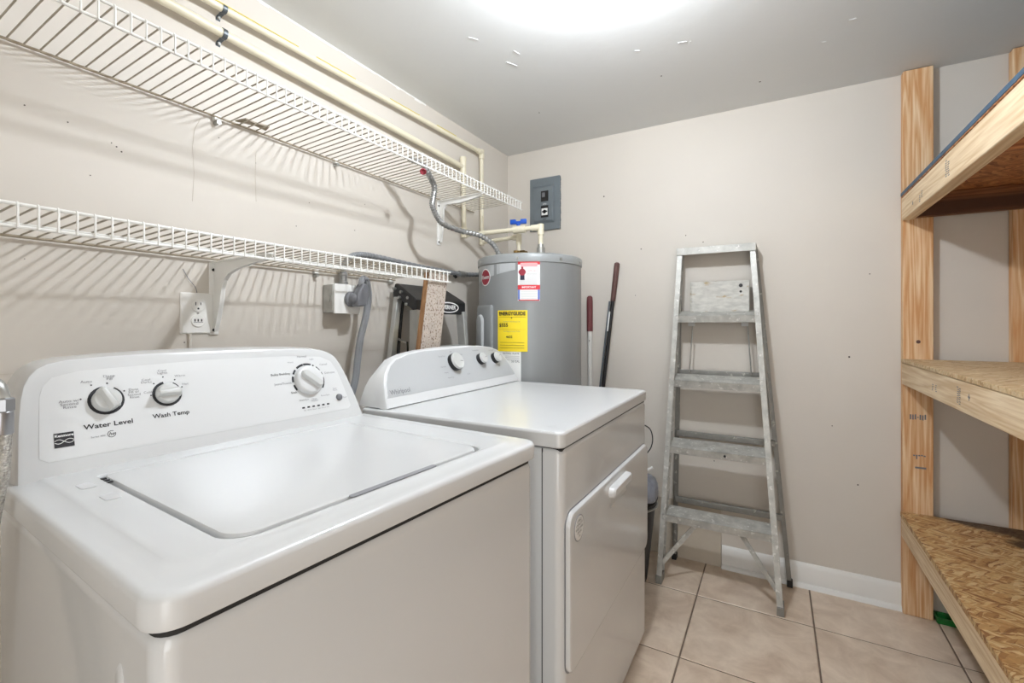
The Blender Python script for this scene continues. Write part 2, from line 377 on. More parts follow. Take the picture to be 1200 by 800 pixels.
# ceramic floor tiles laid on the grout bed
T = 0.4222; g_ = 0.0028
xs = [1.1135+T*k for k in range(-3, 5)]; ys = [2.1155+T*k for k in range(-8, 2)]
cache = {}
for x0 in xs:
    for y0 in ys:
        a0, a1 = max(x0, 0), min(x0+T, XR); b0, b1 = max(y0, YN), min(y0+T, D)
        if a1-a0 < 0.02 or b1-b0 < 0.02: continue
        w, h = round(a1-a0, 3), round(b1-b0, 3)
        if (w, h) not in cache:
            mb = MB(); e = 0.0018
            mb.loft([[(g_, g_, -0.012), (w-g_, g_, -0.012), (w-g_, h-g_, -0.012), (g_, h-g_, -0.012)],
                     [(g_, g_, -e), (w-g_, g_, -e), (w-g_, h-g_, -e), (g_, h-g_, -e)],
                     [(g_+e, g_+e, 0), (w-g_-e, g_+e, 0), (w-g_-e, h-g_-e, 0), (g_+e, h-g_-e, 0)]])
            bmesh.ops.recalc_face_normals(mb.bm, faces=mb.bm.faces)
            me = bpy.data.meshes.new('tile'); mb.bm.to_mesh(me); mb.bm.free(); me.materials.append(M['tile']); cache[(w, h)] = me
        t = bpy.data.objects.new('tile', cache[(w, h)]); COL.objects.link(t); t.parent = floor; t.location = (a0, b0, random.uniform(-0.0006, 0))
# baseboards
def baseboard(name, x0, x1, y):
    mb = MB(); pr = [(y, 0), (y-0.014, 0), (y-0.014, 0.085), (y-0.009, 0.098), (y-0.004, 0.104), (y, 0.104)]
    mb.loft([[(x0, a, z) for a, z in pr], [(x1, a, z) for a, z in pr]])
    mb.loft([[(x0, a, z) for a, z in ((y-0.014, 0), (y-0.028, 0), (y-0.026, 0.010), (y-0.020, 0.017), (y-0.014, 0.019))],
             [(x1, a, z) for a, z in ((y-0.014, 0), (y-0.028, 0), (y-0.026, 0.010), (y-0.020, 0.017), (y-0.014, 0.019))]])
    return struct(name, mb, 'base')
baseboard('baseboard_back', 1.184, 1.93, D)
struct('baseboard_left', MB().box(0, 0.014, YN, D, 0, 0.10), 'base', 0.003)
# small marks and nail holes in the paint
def specks(name, parent, pts, ax, r0=0.0022):
    mb = MB()
    for p_ in pts:
        r = r0*random.uniform(0.7, 1.4); p_ = Vector(p_); n = Vector(ax)
        mb.cyl(p_-n*0.0003, p_+n*0.0005, r, 8)
    o = obj(name, mb, 'mark', parent, sm=False); o['kind'] = 'stuff'
    return o
wl = bpy.data.objects['wall_left']; wb = bpy.data.objects['wall_back']; cl = bpy.data.objects['ceiling']
specks('nail_holes', wl, [(0, 0.35, 1.63), (0, 0.42, 1.62), (0, 0.50, 1.60), (0, 0.51, 1.594), (0, 0.52, 1.585), (0, 0.46, 1.51), (0, 0.75, 1.70), (0, 0.35, 1.30), (0, 0.66, 1.11),
                          (0, 1.05, 1.58), (0, 1.25, 1.52), (0, 1.0, 1.49), (0, 0.9, 1.40), (0, 0.86, 1.66), (0, 1.3, 1.63)], (1, 0, 0), 0.0014)
specks('nail_holes', wb, [(0.77, D, 1.31), (0.80, D, 1.55), (1.02, D, 1.60), (1.75, D, 1.37), (1.62, D, 0.72), (1.68, D, 1.02), (1.15, D, 0.50), (1.10, D, 1.56), (1.71, D, 0.48), (0.60, D, 1.85), (2.05, D, 1.80)], (0, -1, 0), 0.0032)
specks('nail_holes', cl, [(0.42, 2.0, H), (1.0, 1.95, H), (1.35, 2.2, H)], (0, 0, -1), 0.003)

# hairline cracks and a smear of white ceiling paint along the top of the left wall
ck = MB()
for pts in ([(0.0005, 0.70, 1.735), (0.0005, 0.685, 1.70), (0.0005, 0.680, 1.65), (0.0005, 0.684, 1.58), (0.0005, 0.680, 1.50)], [(0.0005, 0.86, 1.69), (0.0005, 0.858, 1.62), (0.0005, 0.861, 1.54)]):
    for a_, b_ in zip(pts, pts[1:]): ck.bar(a_, b_, 0.0007, 0.0008, (0, 1, 0))
ck.bar((0.0005, 0.0, 1.055), (0.0005, 2.0, 1.055), 0.0006, 0.0008, (0, 0, 1))
o = obj('hairline_crack', ck, 'board', wl, sm=False); o['kind'] = 'stuff'
sm_ = MB(); y_ = 0.80
while y_ < 1.66:
    d_ = random.uniform(0.02, 0.05); h_ = random.uniform(0.004, 0.011); sm_.box(0, 0.0012, y_, y_+d_, H-h_, H); y_ += d_*0.98
o = obj('paint_smear', sm_, 'base', wl, sm=False); o['kind'] = 'stuff'
# small plaster ridges on the ceiling
pr_ = MB()
for (x_, y_, a_, l_) in ((0.50, 1.55, 1.1, 0.05), (0.46, 1.35, 0.9, 0.035), (0.56, 1.50, 1.3, 0.03), (1.10, 1.75, 0.2, 0.03), (1.14, 1.76, 1.9, 0.02), (0.95, 1.72, 0.5, 0.02), (1.55, 2.0, 0.3, 0.015), (1.62, 1.9, 0.1, 0.02), (1.3, 1.6, 0.8, 0.012)):
    pr_.bar((x_, y_, H-0.0006), (x_+l_*math.cos(a_), y_+l_*math.sin(a_), H-0.0006), 0.0035, 0.0018, (math.sin(a_), -math.cos(a_), 0))
o = obj('plaster_ridges', pr_, 'ceil', cl, sm=False); o['kind'] = 'stuff'

# ceiling lamp ( glass dome just above the frame)
lamp = thing('ceiling_lamp', 'round ceiling lampholder with a lit bulb', 'lamp', (1.02, 1.12, H))
obj('lamp_base', MB().lathe([(0.06, H-0.001), (0.062, H-0.006), (0.055, H-0.02), (0.022, H-0.026), (0.020, H-0.036)], (1.02, 1.12, 0)), 'plastic_white', lamp)
obj('lamp_bulb', MB().lathe([(0.04*math.sin(a_), 2.10-0.04*math.cos(a_)) for a_ in [PI*(0.02+0.96*k/14) for k in range(15)]], (1.02, 1.12, 0)), 'dome', lamp)

# ------------------------------------------------------------------ top-load washer (local frame: x = depth, front at 0; y = width)
W_ = 0.693; WZ = 0.914
washer = thing('washing_machine', 'white top-load washing machine nearest the camera, with two small dials and a large one', 'washing machine', (0.925, 0.197, 0), math.radians(-3.5))
body = MB()
body.loft([rring(-0.62, -0.010, 0.008, W_-0.008, z, r) for z, r in ((0.03, 0.022), (0.856, 0.022))]
          + [rring(-0.617, -0.013, 0.011, W_-0.011, 0.866, 0.022), rring(-0.612, -0.020, 0.018, W_-0.018, 0.873, 0.02)])
obj('body', body, 'enamel_gloss', washer, local=True)
# pressed rib down the left side of the cabinet
sp = MB(); sp.loft([[(-0.105, 0.009, 0.10), (-0.085, 0.009, 0.10), (-0.085, 0.009, 0.81), (-0.091, 0.009, 0.822), (-0.099, 0.009, 0.822), (-0.105, 0.009, 0.81)],
                    [(-0.101, 0.0055, 0.104), (-0.089, 0.0055, 0.104), (-0.089, 0.0055, 0.806), (-0.093, 0.0055, 0.815), (-0.097, 0.0055, 0.815), (-0.101, 0.0055, 0.806)]])
obj('side_rib', sp, 'enamel', washer, local=True)
for u in (-0.57, -0.06):
    for v in (0.06, W_-0.06):
        obj('leg', MB().cyl((u, v, 0), (u, v, 0.03), 0.018, 14), 'rubber', washer, local=True)
gap = MB(); gap.loft([rring(-0.60, -0.013, 0.012, W_-0.012, z, 0.02) for z in (0.868, 0.8805)]); obj('gap_shadow_strip', gap, 'dark', washer, local=True)
LX0, LX1, LY0, LY1 = -0.480, -0.058, 0.095, 0.574
def inset(i, z, r): return rring(-0.64+i, 0-i, i, W_-i, z, r, 8)
LR = (0.012, 0.034, 0.034, 0.012)
deck = MB()
deck.loft([inset(0.002, 0.879, 0.03), inset(0, 0.884, 0.032), inset(0, 0.904, 0.032), inset(0.0015, 0.9085, 0.031), inset(0.0045, 0.9115, 0.029), inset(0.009, 0.9125, 0.026), inset(0.02, 0.9128, 0.024),
           rring(-0.604, -0.060+0.022, 0.034, W_-0.034, 0.9130, 0.040, 8), rring(-0.600, -0.042, 0.038, W_-0.038, 0.9158, 0.040, 8), rring(-0.585, -0.050, 0.046, W_-0.046, 0.9162, 0.040, 8),
           rring(LX0-0.004, LX1+0.004, LY0-0.004, LY1+0.004, 0.9158, (0.015, 0.038, 0.038, 0.015), 8), rring(LX0-0.001, LX1+0.001, LY0-0.001, LY1+0.001, 0.9135, LR, 8),
           rring(LX0, LX1, LY0, LY1, 0.902, LR, 8)], cap=True)
obj('top_deck', deck, 'enamel', washer, local=True)
lid = MB(); q = 0.0045
lid.loft([rring(LX0+q, LX1-q, LY0+q, LY1-q, 0.9025, LR, 8), rring(LX0+q, LX1-q, LY0+q, LY1-q, 0.9125, LR, 8), rring(LX0+q+.002, LX1-q-.002, LY0+q+.002, LY1-q-.002, 0.9158, LR, 8),
          rring(LX0+q+.008, LX1-q-.008, LY0+q+.008, LY1-q-.008, 0.9170, LR, 8), rring(LX0+.045, LX1-.05, LY0+.045, LY1-.045, 0.9166, 0.03, 8)])
lo = obj('lid', lid, 'enamel', washer, local=True)
slot = MB(); slot.loft([rring(LX1-0.006, LX1+0.0055, 0.255, 0.43, 0.9165, 0.0045, 4), rring(LX1-0.006, LX1+0.0055, 0.255, 0.43, 0.9176, 0.0045, 4)])
obj('finger_slot', slot, 'ink_grey', lo, local=True)
hin = MB()
for u in (-0.455, -0.442, -0.428): hin.box(u, u+0.006, LY0-0.004, LY0+0.003, 0.9150, 0.9168)
obj('hinge_gap', hin, 'black', lo, local=True)
# adhesive residue squares left on the deck
for (u, v) in ((-0.43, 0.068), (-0.345, 0.072)):
    s = MB(); s.loft([rring(u-0.016, u+0.016, v-0.009, v+0.009, 0.9162, 0.004, 3), rring(u-0.016, u+0.016, v-0.009, v+0.009, 0.9168, 0.004, 3)]); obj('glue_mark', s, 'smudge', washer, local=True)
# control console, its face tilted back 20 degrees
CU, CZ = -0.53, 0.914
def con(v, z, off=0.0):  # a point on the console's tilted face
    return Vector((CU-0.364*(z-CZ)+0.94*off, v, z+0.342*off))
NC = Vector((0.94, 0, 0.342)); UPC = Vector((-0.342, 0, 0.94)); RV = Vector((0, 1, 0))
prof = [(0.010, 0.9115), (0.0125, 0.950), (0.016, 1.000), (0.021, 1.039), (0.026, 1.060), (0.033, 1.075), (0.043, 1.087), (0.056, 1.0945), (0.080, 1.100), (0.134, 1.1035), (0.21, 1.106), (0.30, 1.107), (0.40, 1.1055), (0.50, 1.102),
        (0.56, 1.098), (0.590, 1.092), (0.608, 1.084), (0.621, 1.072), (0.632, 1.052), (0.642, 1.022), (0.652, 0.985), (0.660, 0.950), (0.667, 0.9115)]
cv = (0.337, 1.0)
def shrink(p_, s):
    v, z = p_; d = Vector((cv[0]-v, cv[1]-z)); d.normalize(); return (v+d.x*s, z+d.y*s if z > 0.92 else z)
cm = MB()
cm.loft([[(-0.665, v, z) for v, z in prof], [Vector((CU-0.364*(z-CZ)-0.03, v, z)) for v, z in prof],
         [con(*shrink(p_, 0.002), -0.006) for p_ in prof], [con(*shrink(p_, 0.005), -0.0015) for p_ in prof], [con(*shrink(p_, 0.011), 0) for p_ in prof]])
console = obj('control_console', cm, 'enamel', washer, local=True)
# raised fascia inside the console face
fp = [(0.040, 0.945), (0.043, 0.99), (0.047, 1.040), (0.052, 1.056), (0.064, 1.070), (0.10, 1.078), (0.30, 1.084), (0.50, 1.081), (0.57, 1.075), (0.598, 1.062), (0.612, 1.035), (0.622, 0.99), (0.630, 0.945), (0.62, 0.938), (0.050, 0.938)]
fm = MB(); fm.loft([[con(v, z, -0.001) for v, z in fp], [con(v, z, 0.0006) for v, z in fp]])
obj('fascia', fm, 'plastic_white', console, local=True)
def ring_arc(mb, c, r0, r1, a0, a1, off, right, up, nrm, n=24, th=0.0004):
    A = []
    for k in range(n+1):
        a = math.radians(a0+(a1-a0)*k/n); d = right*math.cos(a)+up*math.sin(a)
        A.append([mb.bm.verts.new(c+d*rr+nrm*off) for rr in (r0, r1)])
    for a, b in zip(A, A[1:]): mb.bm.faces.new((a[0], a[1], b[1], b[0]))
def small_dial(v, z, ang, r=0.021, gaps=True):
    c = con(v, z, 0.0012)
    mb = MB(); ring_arc(mb, c, r*0.98, r*1.24, 100-360 if ang > 90 else 40, 60-0 if ang > 90 else 40-325, 0.0002, RV, UPC, NC)
    obj('dial_ring', mb, 'ink', console, local=True, sm=False)
    kb = MB(); kb.lathe([(r, 0), (r*0.97, 0.008), (r*0.86, 0.0125), (r*0.5, 0.0135), (0.001, 0.0137)], c, 32, NC)
    k = obj('knob', kb, 'knob_grey', console, local=True)
    a = math.radians(ang); d = RV*math.cos(a)+UPC*math.sin(a); s = NC.cross(d)
    gp = MB()
    ring = lambda w, L0, L1, h: [c+NC*h+d*L0*r-s*w*r, c+NC*h+d*L1*r*0.9-s*w*0.7*r, c+NC*h+d*L1*r, c+NC*h+d*L1*r*0.9+s*w*0.7*r, c+NC*h+d*L0*r+s*w*r]
    gp.loft([ring(0.50, -0.95, 1.10, 0.006), ring(0.40, -0.90, 1.12, 0.016), ring(0.22, -0.8, 1.02, 0.0225), ring(0.10, -0.7, 0.9, 0.0235)])
    obj('knob_grip', gp, 'knob_grey', k, local=True, bevel=0.001)
small_dial(0.131, 1.024, 115); small_dial(0.224, 1.024, 182, 0.020)
BODY = dict(m='ink', parent=console)
def ct(txt, v, z, size, m='ink', align='CENTER', st=1.0, bold=0.0): return lettering(txt, size, con(v, z, 0.0011), RV, UPC, m, console, align=align, stretch=st, bold=bold)
ct('Water Level', 0.131, 0.983, 0.0118, st=1.15, bold=0.0002); ct('Wash Temp', 0.226, 0.985, 0.0112, st=1.1, bold=0.0002)
for v, z in ((0.097, 1.030), (0.113, 1.052), (0.135, 1.053), (0.158, 1.037), (0.1975, 1.024), (0.2045, 1.045), (0.221, 1.056), (0.240, 1.049), (0.2505, 1.034)):
    mb = MB(); mb.cyl(con(v, z, 0.0006), con(v, z, 0.0012), 0.0013, 8); obj('dial_mark', mb, 'ink', console, local=True, sm=False)
ct('Auto', 0.107, 1.0585, 0.0066, 'ink_grey', st=1.2); ct('Auto w/\nSecond\nRinse', 0.082, 1.024, 0.0066, 'ink_grey', st=1.2)
ct('Deep\nFill', 0.139, 1.063, 0.0066, 'ink_grey', st=1.2); ct('Deep\nFill w/\nSecond\nRinse', 0.172, 1.031, 0.0062, 'ink_grey', st=1.1)
ct('Cold', 0.193, 1.030, 0.006, 'ink_grey', st=1.1); ct('Cool\nDarks', 0.193, 1.051, 0.006, 'ink_grey', st=1.2); ct('Cool\nLights', 0.221, 1.066, 0.006, 'ink_grey', st=1.2)
ct('Warm', 0.250, 1.056, 0.006, 'ink_grey', st=1.2); ct('Hot', 0.257, 1.039, 0.006, 'ink_grey', st=1.2)
# maker's badge: dark block with name and two crossing waves
lgc = [con(v, z, 0.0007) for v, z in ((0.0585, 0.9575), (0.083, 0.9575), (0.0835, 0.980), (0.059, 0.980))]
lg = MB(); lg.prism(lgc, NC*0.0006); badge = obj('badge', lg, 'ink', console, local=True, sm=False)
lettering('Kenmore', 0.0058, con(0.0712, 0.9755, 0.0015), RV, UPC, 'paper', badge, stretch=1.05, bold=0.0002)
wv = MB()
for sgn in (1, -1):
    pts = [con(0.0592+0.0238*t, 0.9665+sgn*0.0032*math.sin(2*PI*t*0.9+0.4), 0.0016) for t in [i/16 for i in range(17)]]
    for a, b in zip(pts, pts[1:]): wv.bar(a, b, 0.0009, 0.0002, UPC)
obj('wave_emblem', wv, 'paper', badge, local=True, sm=False)
ct('Series 400', 0.114, 0.9655, 0.0042, 'ink_grey', st=1.1)
he = MB(); ring_arc(he, con(0.1325, 0.9665, 0.0012), 0.0052, 0.0060, 60, 380, 0, RV, UPC, NC); obj('efficiency_emblem', he, 'ink', console, local=True, sm=False)
lettering('he', 0.0085, con(0.1325, 0.9668, 0.0013), RV, UPC, 'ink', console, 'efficiency_emblem', shear=0.3)
# large cycle dial
c3 = con(0.525, 1.020, 0.0012)
mb = MB()
for a0, a1 in ((-35, 5), (15, 24), (32, 50), (58, 64), (70, 98), (100, 128), (136, 154), (162, 182), (192, 212)):
    ring_arc(mb, c3, 0.0385, 0.0435, a0, a1, 0.0001, RV, UPC, NC, 8)
obj('dial_ring', mb, 'ink', console, local=True, sm=False)
kb = MB(); kb.lathe([(0.0365, 0), (0.0365, 0.006), (0.034, 0.011), (0.030, 0.0135), (0.018, 0.014), (0.001, 0.014)], c3, 40, NC); k3 = obj('knob', kb, 'plastic_white', console, local=True)
a = math.radians(138); d = RV*math.cos(a)+UPC*math.sin(a); s_ = NC.cross(d)
def cap_ring(L, w, h):
    out = []
    for k in range(8): t = -PI/2+PI*k/7; out.append(c3+NC*h+d*(L+w*math.cos(t))+s_*w*math.sin(t))
    for k in range(8): t = PI/2+PI*k/7; out.append(c3+NC*h+d*(-L+w*math.cos(t))+s_*w*math.sin(t))
    return out
gp = MB(); gp.loft([cap_ring(0.021, 0.0095, 0.010), cap_ring(0.021, 0.0085, 0.0225), cap_ring(0.020, 0.0065, 0.025)]); obj('knob_grip', gp, 'knob_grey', k3, local=True)
for txt, v, z, al in (('Normal', 0.520, 1.078, 'CENTER'), ('Casual', 0.564, 1.055, 'LEFT'), ('Delicates', 0.573, 1.033, 'LEFT'), ('Bulky Bedding', 0.480, 1.040, 'RIGHT'), ('Jeans/Towels', 0.481, 1.018, 'RIGHT'), ('Soak', 0.489, 0.995, 'RIGHT'),
                      ('Drain/Spin', 0.503, 0.975, 'CENTER'), ('Clean\nWasher', 0.530, 0.972, 'CENTER'), ('Rinse/Spin', 0.562, 0.979, 'CENTER'), ('Light', 0.545, 1.070, 'CENTER'), ('Heavy', 0.487, 1.066, 'CENTER'), ('Start\nPause', 0.593, 0.990, 'CENTER'), ('Start', 0.618, 0.967, 'CENTER')):
    big = txt in ('Normal', 'Casual', 'Delicates', 'Bulky Bedding', 'Jeans/Towels', 'Soak')
    ct(txt, v, z, 0.0072 if big else 0.0052, 'ink' if txt in ('Soak', 'Bulky Bedding') else 'ink_grey', al, 1.15)
for i in range(6):
    mb = MB(); v = 0.497+i*0.0135; mb.prism([con(v-0.0032, 0.9555, 0.0006), con(v+0.0032, 0.9555, 0.0006), con(v+0.0032, 0.959, 0.0006), con(v-0.0032, 0.959, 0.0006)], NC*0.0008); obj('indicator_mark', mb, 'ink', console, local=True, sm=False)
ct('Fill  Wash  Rinse  Spin  Done  Lid', 0.531, 0.9505, 0.0042, 'ink_grey', st=1.2)
mb = MB(); mb.lathe([(0.0088, 0), (0.0088, 0.002), (0.0078, 0.0045), (0.004, 0.0055), (0.0005, 0.0058)], con(0.600, 0.969, 0.0006), 24, NC); obj('start_button', mb, 'plug', console, local=True, label='dark grey round start button')

# ------------------------------------------------------------------ dryer
X0, Y0 = 0.985, 0.965; DW = 0.795
dryer = thing('clothes_dryer', 'white front-load dryer beside the water heater, with a silver-faced rounded console', 'dryer', (X0, Y0, 0))
b = MB(); b.loft([rring(-0.63, 0, 0.004, DW-0.008, 0.025, 0.022), rring(-0.63, 0, 0.004, DW-0.008, 0.862, 0.022), rring(-0.625, -0.005, 0.009, DW-0.013, 0.870, 0.02), rring(-0.62, -0.012, 0.015, DW-0.02, 0.8745, 0.02)])
obj('body', b, 'enamel_gloss', dryer, local=True)
obj('side_seam', MB().box(-0.0525, -0.0505, 0.0032, 0.006, 0.03, 0.872), 'dark', dryer, local=True)
for u in (-0.57, -0.05):
    for v in (0.06, DW-0.06): obj('leg', MB().cyl((u, v, 0), (u, v, 0.026), 0.02, 14), 'rubber', dryer, local=True)
obj('gap_shadow_strip', MB().box(-0.61, -0.006, 0.012, DW-0.014, 0.868, 0.879), 'dark', dryer, local=True)
t = MB(); R4 = lambda i, z, r: rring(-0.645+i, 0.002-i, i, DW-i, z, r, 6)
t.loft([R4(0.003, 0.8765, 0.018), R4(0, 0.880, 0.02), R4(0, 0.906, 0.02), R4(0.0015, 0.911, 0.02), R4(0.0045, 0.9134, 0.018), R4(0.02, 0.914, 0.016),
        rring(-0.52, -0.045, 0.05, DW-0.05, 0.914, 0.02, 6), rring(-0.512, -0.053, 0.058, DW-0.058, 0.9125, 0.02, 6)])
obj('top_deck', t, 'enamel', dryer, local=True)
# console: thick rounded pod
DU = -0.545
dn = Vector((0.906, 0, 0.4226)); dup = Vector((-0.4226, 0, 0.906))
def dcon(v, z, off=0): return Vector((DU-0.4663*(z-0.914)+dn.x*off, v, z+dn.z*off))
dprof = [(0.012, 0.917), (0.018, 0.95), (0.030, 0.985), (0.046, 1.012), (0.068, 1.034), (0.10, 1.052), (0.16, 1.066), (0.24, 1.075), (0.36, 1.080), (0.50, 1.080), (0.60, 1.076), (0.68, 1.066), (0.725, 1.052), (0.755, 1.030), (0.775, 1.0), (0.79, 0.96), (0.800, 0.917)]
dcv = Vector((0.40, 0.97))
def dshr(p_, s):
    d = dcv-Vector(p_); d.normalize(); return (p_[0]+d.x*s, p_[1]+(d.y*s if p_[1] > 0.92 else 0))
m_ = MB()
back = [(-0.66, v, 0.917+(z-0.917)*0.55) for v, z in dprof]
m_.loft([back, [(-0.655, v, 0.917+(z-0.917)*0.80) for v, z in dprof], [(DU-0.4663*(z-0.914)-0.035, v, z-0.004 if z > .92 else z) for v, z in dprof], [dcon(*dshr(p_, 0.0), -0.010) for p_ in dprof], [dcon(*dshr(p_, 0.003), -0.003) for p_ in dprof], [dcon(*dshr(p_, 0.009), 0) for p_ in dprof]])
dc = obj('control_console', m_, 'plastic_white', dryer, local=True)
fprof = [dshr(p_, 0.013) for p_ in dprof]; fprof = [(v, max(z, 0.944)) for v, z in fprof if z > 0.94]
fprof = [(fprof[0][0]-0.006, 0.944)]+fprof+[(fprof[-1][0]+0.004, 0.944)]
f = MB(); f.loft([[dcon(v, z, -0.001) for v, z in fprof], [dcon(v, z, 0.0008) for v, z in fprof]]); obj('fascia', f, 'console_grey', dc, local=True)
def dknob(v, z, r, ang):
    c = dcon(v, z, 0.0008)
    o = obj('knob', MB().lathe([(r*1.02, 0), (r*1.02, 0.010), (r*0.98, 0.016)], c, 32, dn), 'black', dc, local=True, label='knob with a dark rim and silver face')
    obj('knob_face', MB().lathe([(r*0.97, 0.0155), (r*0.97, 0.021), (r*0.90, 0.0245), (r*0.85, 0.0235), (0.001, 0.0235)], c, 32, dn), 'knob_grey', o, local=True)
    a = math.radians(ang); d = RV*math.cos(a)+dup*math.sin(a)
    obj('pointer_line', MB().bar(c+dn*0.0240+d*r*0.3, c+dn*0.0240+d*r*0.8, 0.0012, 0.0004, dn.cross(d)), 'ink', o, local=True, sm=False)
dknob(0.392, 1.020, 0.032, -10); dknob(0.563, 1.020, 0.022, 10); dknob(0.669, 1.018, 0.022, 20)
def dt_(txt, v, z, size, m='ink_grey', st=1.15): return lettering(txt, size, dcon(v, z, 0.0013), RV, dup, m, dc, stretch=st)
lettering('Whirlpool', 0.0205, dcon(0.085, 0.957, 0.0013), RV, dup, 'ink_grey', dc, stretch=1.0, bold=0.0003)
el = MB()
pts = [dcon(0.082+0.016*math.cos(t), 0.958+0.010*math.sin(t)+0.006*math.cos(t), 0.0014) for t in [math.radians(40+i*12) for i in range(26)]]
for a, b_ in zip(pts, pts[1:]): el.bar(a, b_, 0.0006, 0.0002, dup)
obj('swirl_emblem', el, 'galv', dc, local=True, sm=False)
for txt, v, z in (('Timed Dry', 0.335, 1.045), ('Normal', 0.325, 1.010), ('Heavy', 0.330, 0.990), ('Auto Dry', 0.345, 0.972), ('Cool', 0.455, 0.975), ('Off', 0.395, 1.058), ('Damp', 0.45, 1.046), ('Temperature', 0.555, 1.056), ('End Signal', 0.668, 1.051)):
    dt_(txt, v, z, 0.0078)
# door panel, handle, sticker on the front
dm = MB(); Ly0, Ly1, Lz0, Lz1 = 0.020, 0.768, 0.348, 0.722
def fr(y0, y1, z0, z1, x, r):  # rounded rectangle standing in the front plane
    return [(x, p_[0], p_[1]) for p_ in rring(y0, y1, z0, z1, 0, r, 6)]
dm.loft([fr(Ly0, Ly1, Lz0, Lz1, 0.000, 0.032), fr(Ly0, Ly1, Lz0, Lz1, 0.006, 0.032), fr(Ly0+.003, Ly1-.003, Lz0+.003, Lz1-.003, 0.0105, 0.03), fr(Ly0+.012, Ly1-.012, Lz0+.012, Lz1-.012, 0.0125, 0.026)])
door = obj('door', dm, 'enamel_gloss', dryer, local=True)
gm = MB(); gm.loft([fr(Ly0-.0035, Ly1+.0035, Lz0-.0035, Lz1+.0035, -0.001, 0.034), fr(Ly0-.0035, Ly1+.0035, Lz0-.0035, Lz1+.0035, 0.0006, 0.034)]); obj('door_gap', gm, 'ink_grey', dryer, local=True)
hm = MB(); hm.loft([fr(0.300, 0.485, 0.668, 0.700, 0.012, 0.014), fr(0.302, 0.483, 0.670, 0.699, 0.026, 0.013), fr(0.308, 0.477, 0.676, 0.695, 0.031, 0.009)])
hd = obj('door_handle', hm, 'plastic_white', door, local=True)
rc = MB(); rc.loft([fr(0.312, 0.472, 0.640, 0.668, 0.0128, 0.004), fr(0.312, 0.472, 0.640, 0.668, 0.0134, 0.004)]); obj('handle_recess', rc, 'knob_grey', door, local=True)
st = MB(); st.cyl((0.0125, 0.072, 0.676), (0.0135, 0.072, 0.676), 0.031, 32); stk = obj('round_sticker', st, 'ink_grey', door, local=True, sm=False, label='round white sticker with grey print')
obj('sticker_face', MB().cyl((0.0134, 0.072, 0.676), (0.0138, 0.072, 0.676), 0.0285, 32), 'paper', stk, local=True, sm=False)
for i, (w, tx) in enumerate(((0.030, 'LARGE'), (0.045, 'CAPACITY'), (0.048, 'WIDE OPEN'), (0.044, 'DOOR'), (0.026, '7.0'))):
    lettering(tx, 0.0088, (0.0141, 0.072, 0.694-i*0.0092), (0, 1, 0), (0, 0, 1), 'ink', stk, 'sticker_text')

# ------------------------------------------------------------------ hoses at the left edge
faucet = thing('faucet', 'metal supply pipe and blue tap at the very left edge above the braided hoses', 'faucet', (0.0, 0.13, 1.09))
obj('spout', MB().tube(smooth_path([(0, 0.10, 1.085), (0.25, 0.13, 1.085), (0.42, 0.175, 1.085), (0.462, 0.203, 1.078), (0.4705, 0.2105, 1.055)], 6), 0.0095, 12), 'galv', faucet)
obj('stem', MB().cyl((0.455, 0.198, 1.085), (0.455, 0.198, 1.106), 0.005, 12), 'galv', faucet)
obj('handle', MB().lathe([(0.008, 0), (0.009, 0.002), (0.009, 0.010), (0.006, 0.013), (0.001, 0.014)], (0.455, 0.1985, 1.106), 12), 'blue', faucet)
def supply_hose(x, y, label, top, r=0.0098):
    h = thing('supply_hose', label, 'hose', (x, y, 0.3), 0, 'braided water hoses at the left edge')
    pts = smooth_path([(x, y, top-0.035), (x, y-0.002, top-0.09), (x, y-0.006, 0.93), (x, y-0.013, 0.88), (x, y-0.022, 0.80), (x-0.02, y-0.05, 0.60), (x-0.06, y-0.06, 0.40)], 24)
    obj('braided_sleeve', MB().tube(pts, r, 12, rad=[r*(1+0.06*(i % 2)) for i in range(len(pts))]), 'braid', h)
    obj('coupling_nut', MB().lathe([(r*1.1, -0.014), (r*1.28, -0.012), (r*1.28, 0.004), (r*1.1, 0.006)], (x, y, top), 6), 'chrome', h)
    obj('ferrule', MB().lathe([(r*1.05, -0.045), (r*1.15, -0.043), (r*1.15, -0.014), (r*1.0, -0.012)], (x, y, top), 16), 'chrome', h)
supply_hose(0.4705, 0.211, 'braided steel water hose touching the washer side, nearer the console of the two', 1.052)
supply_hose(0.452, 0.192, 'braided steel water hose at the very left edge, outer one of the two', 1.045)

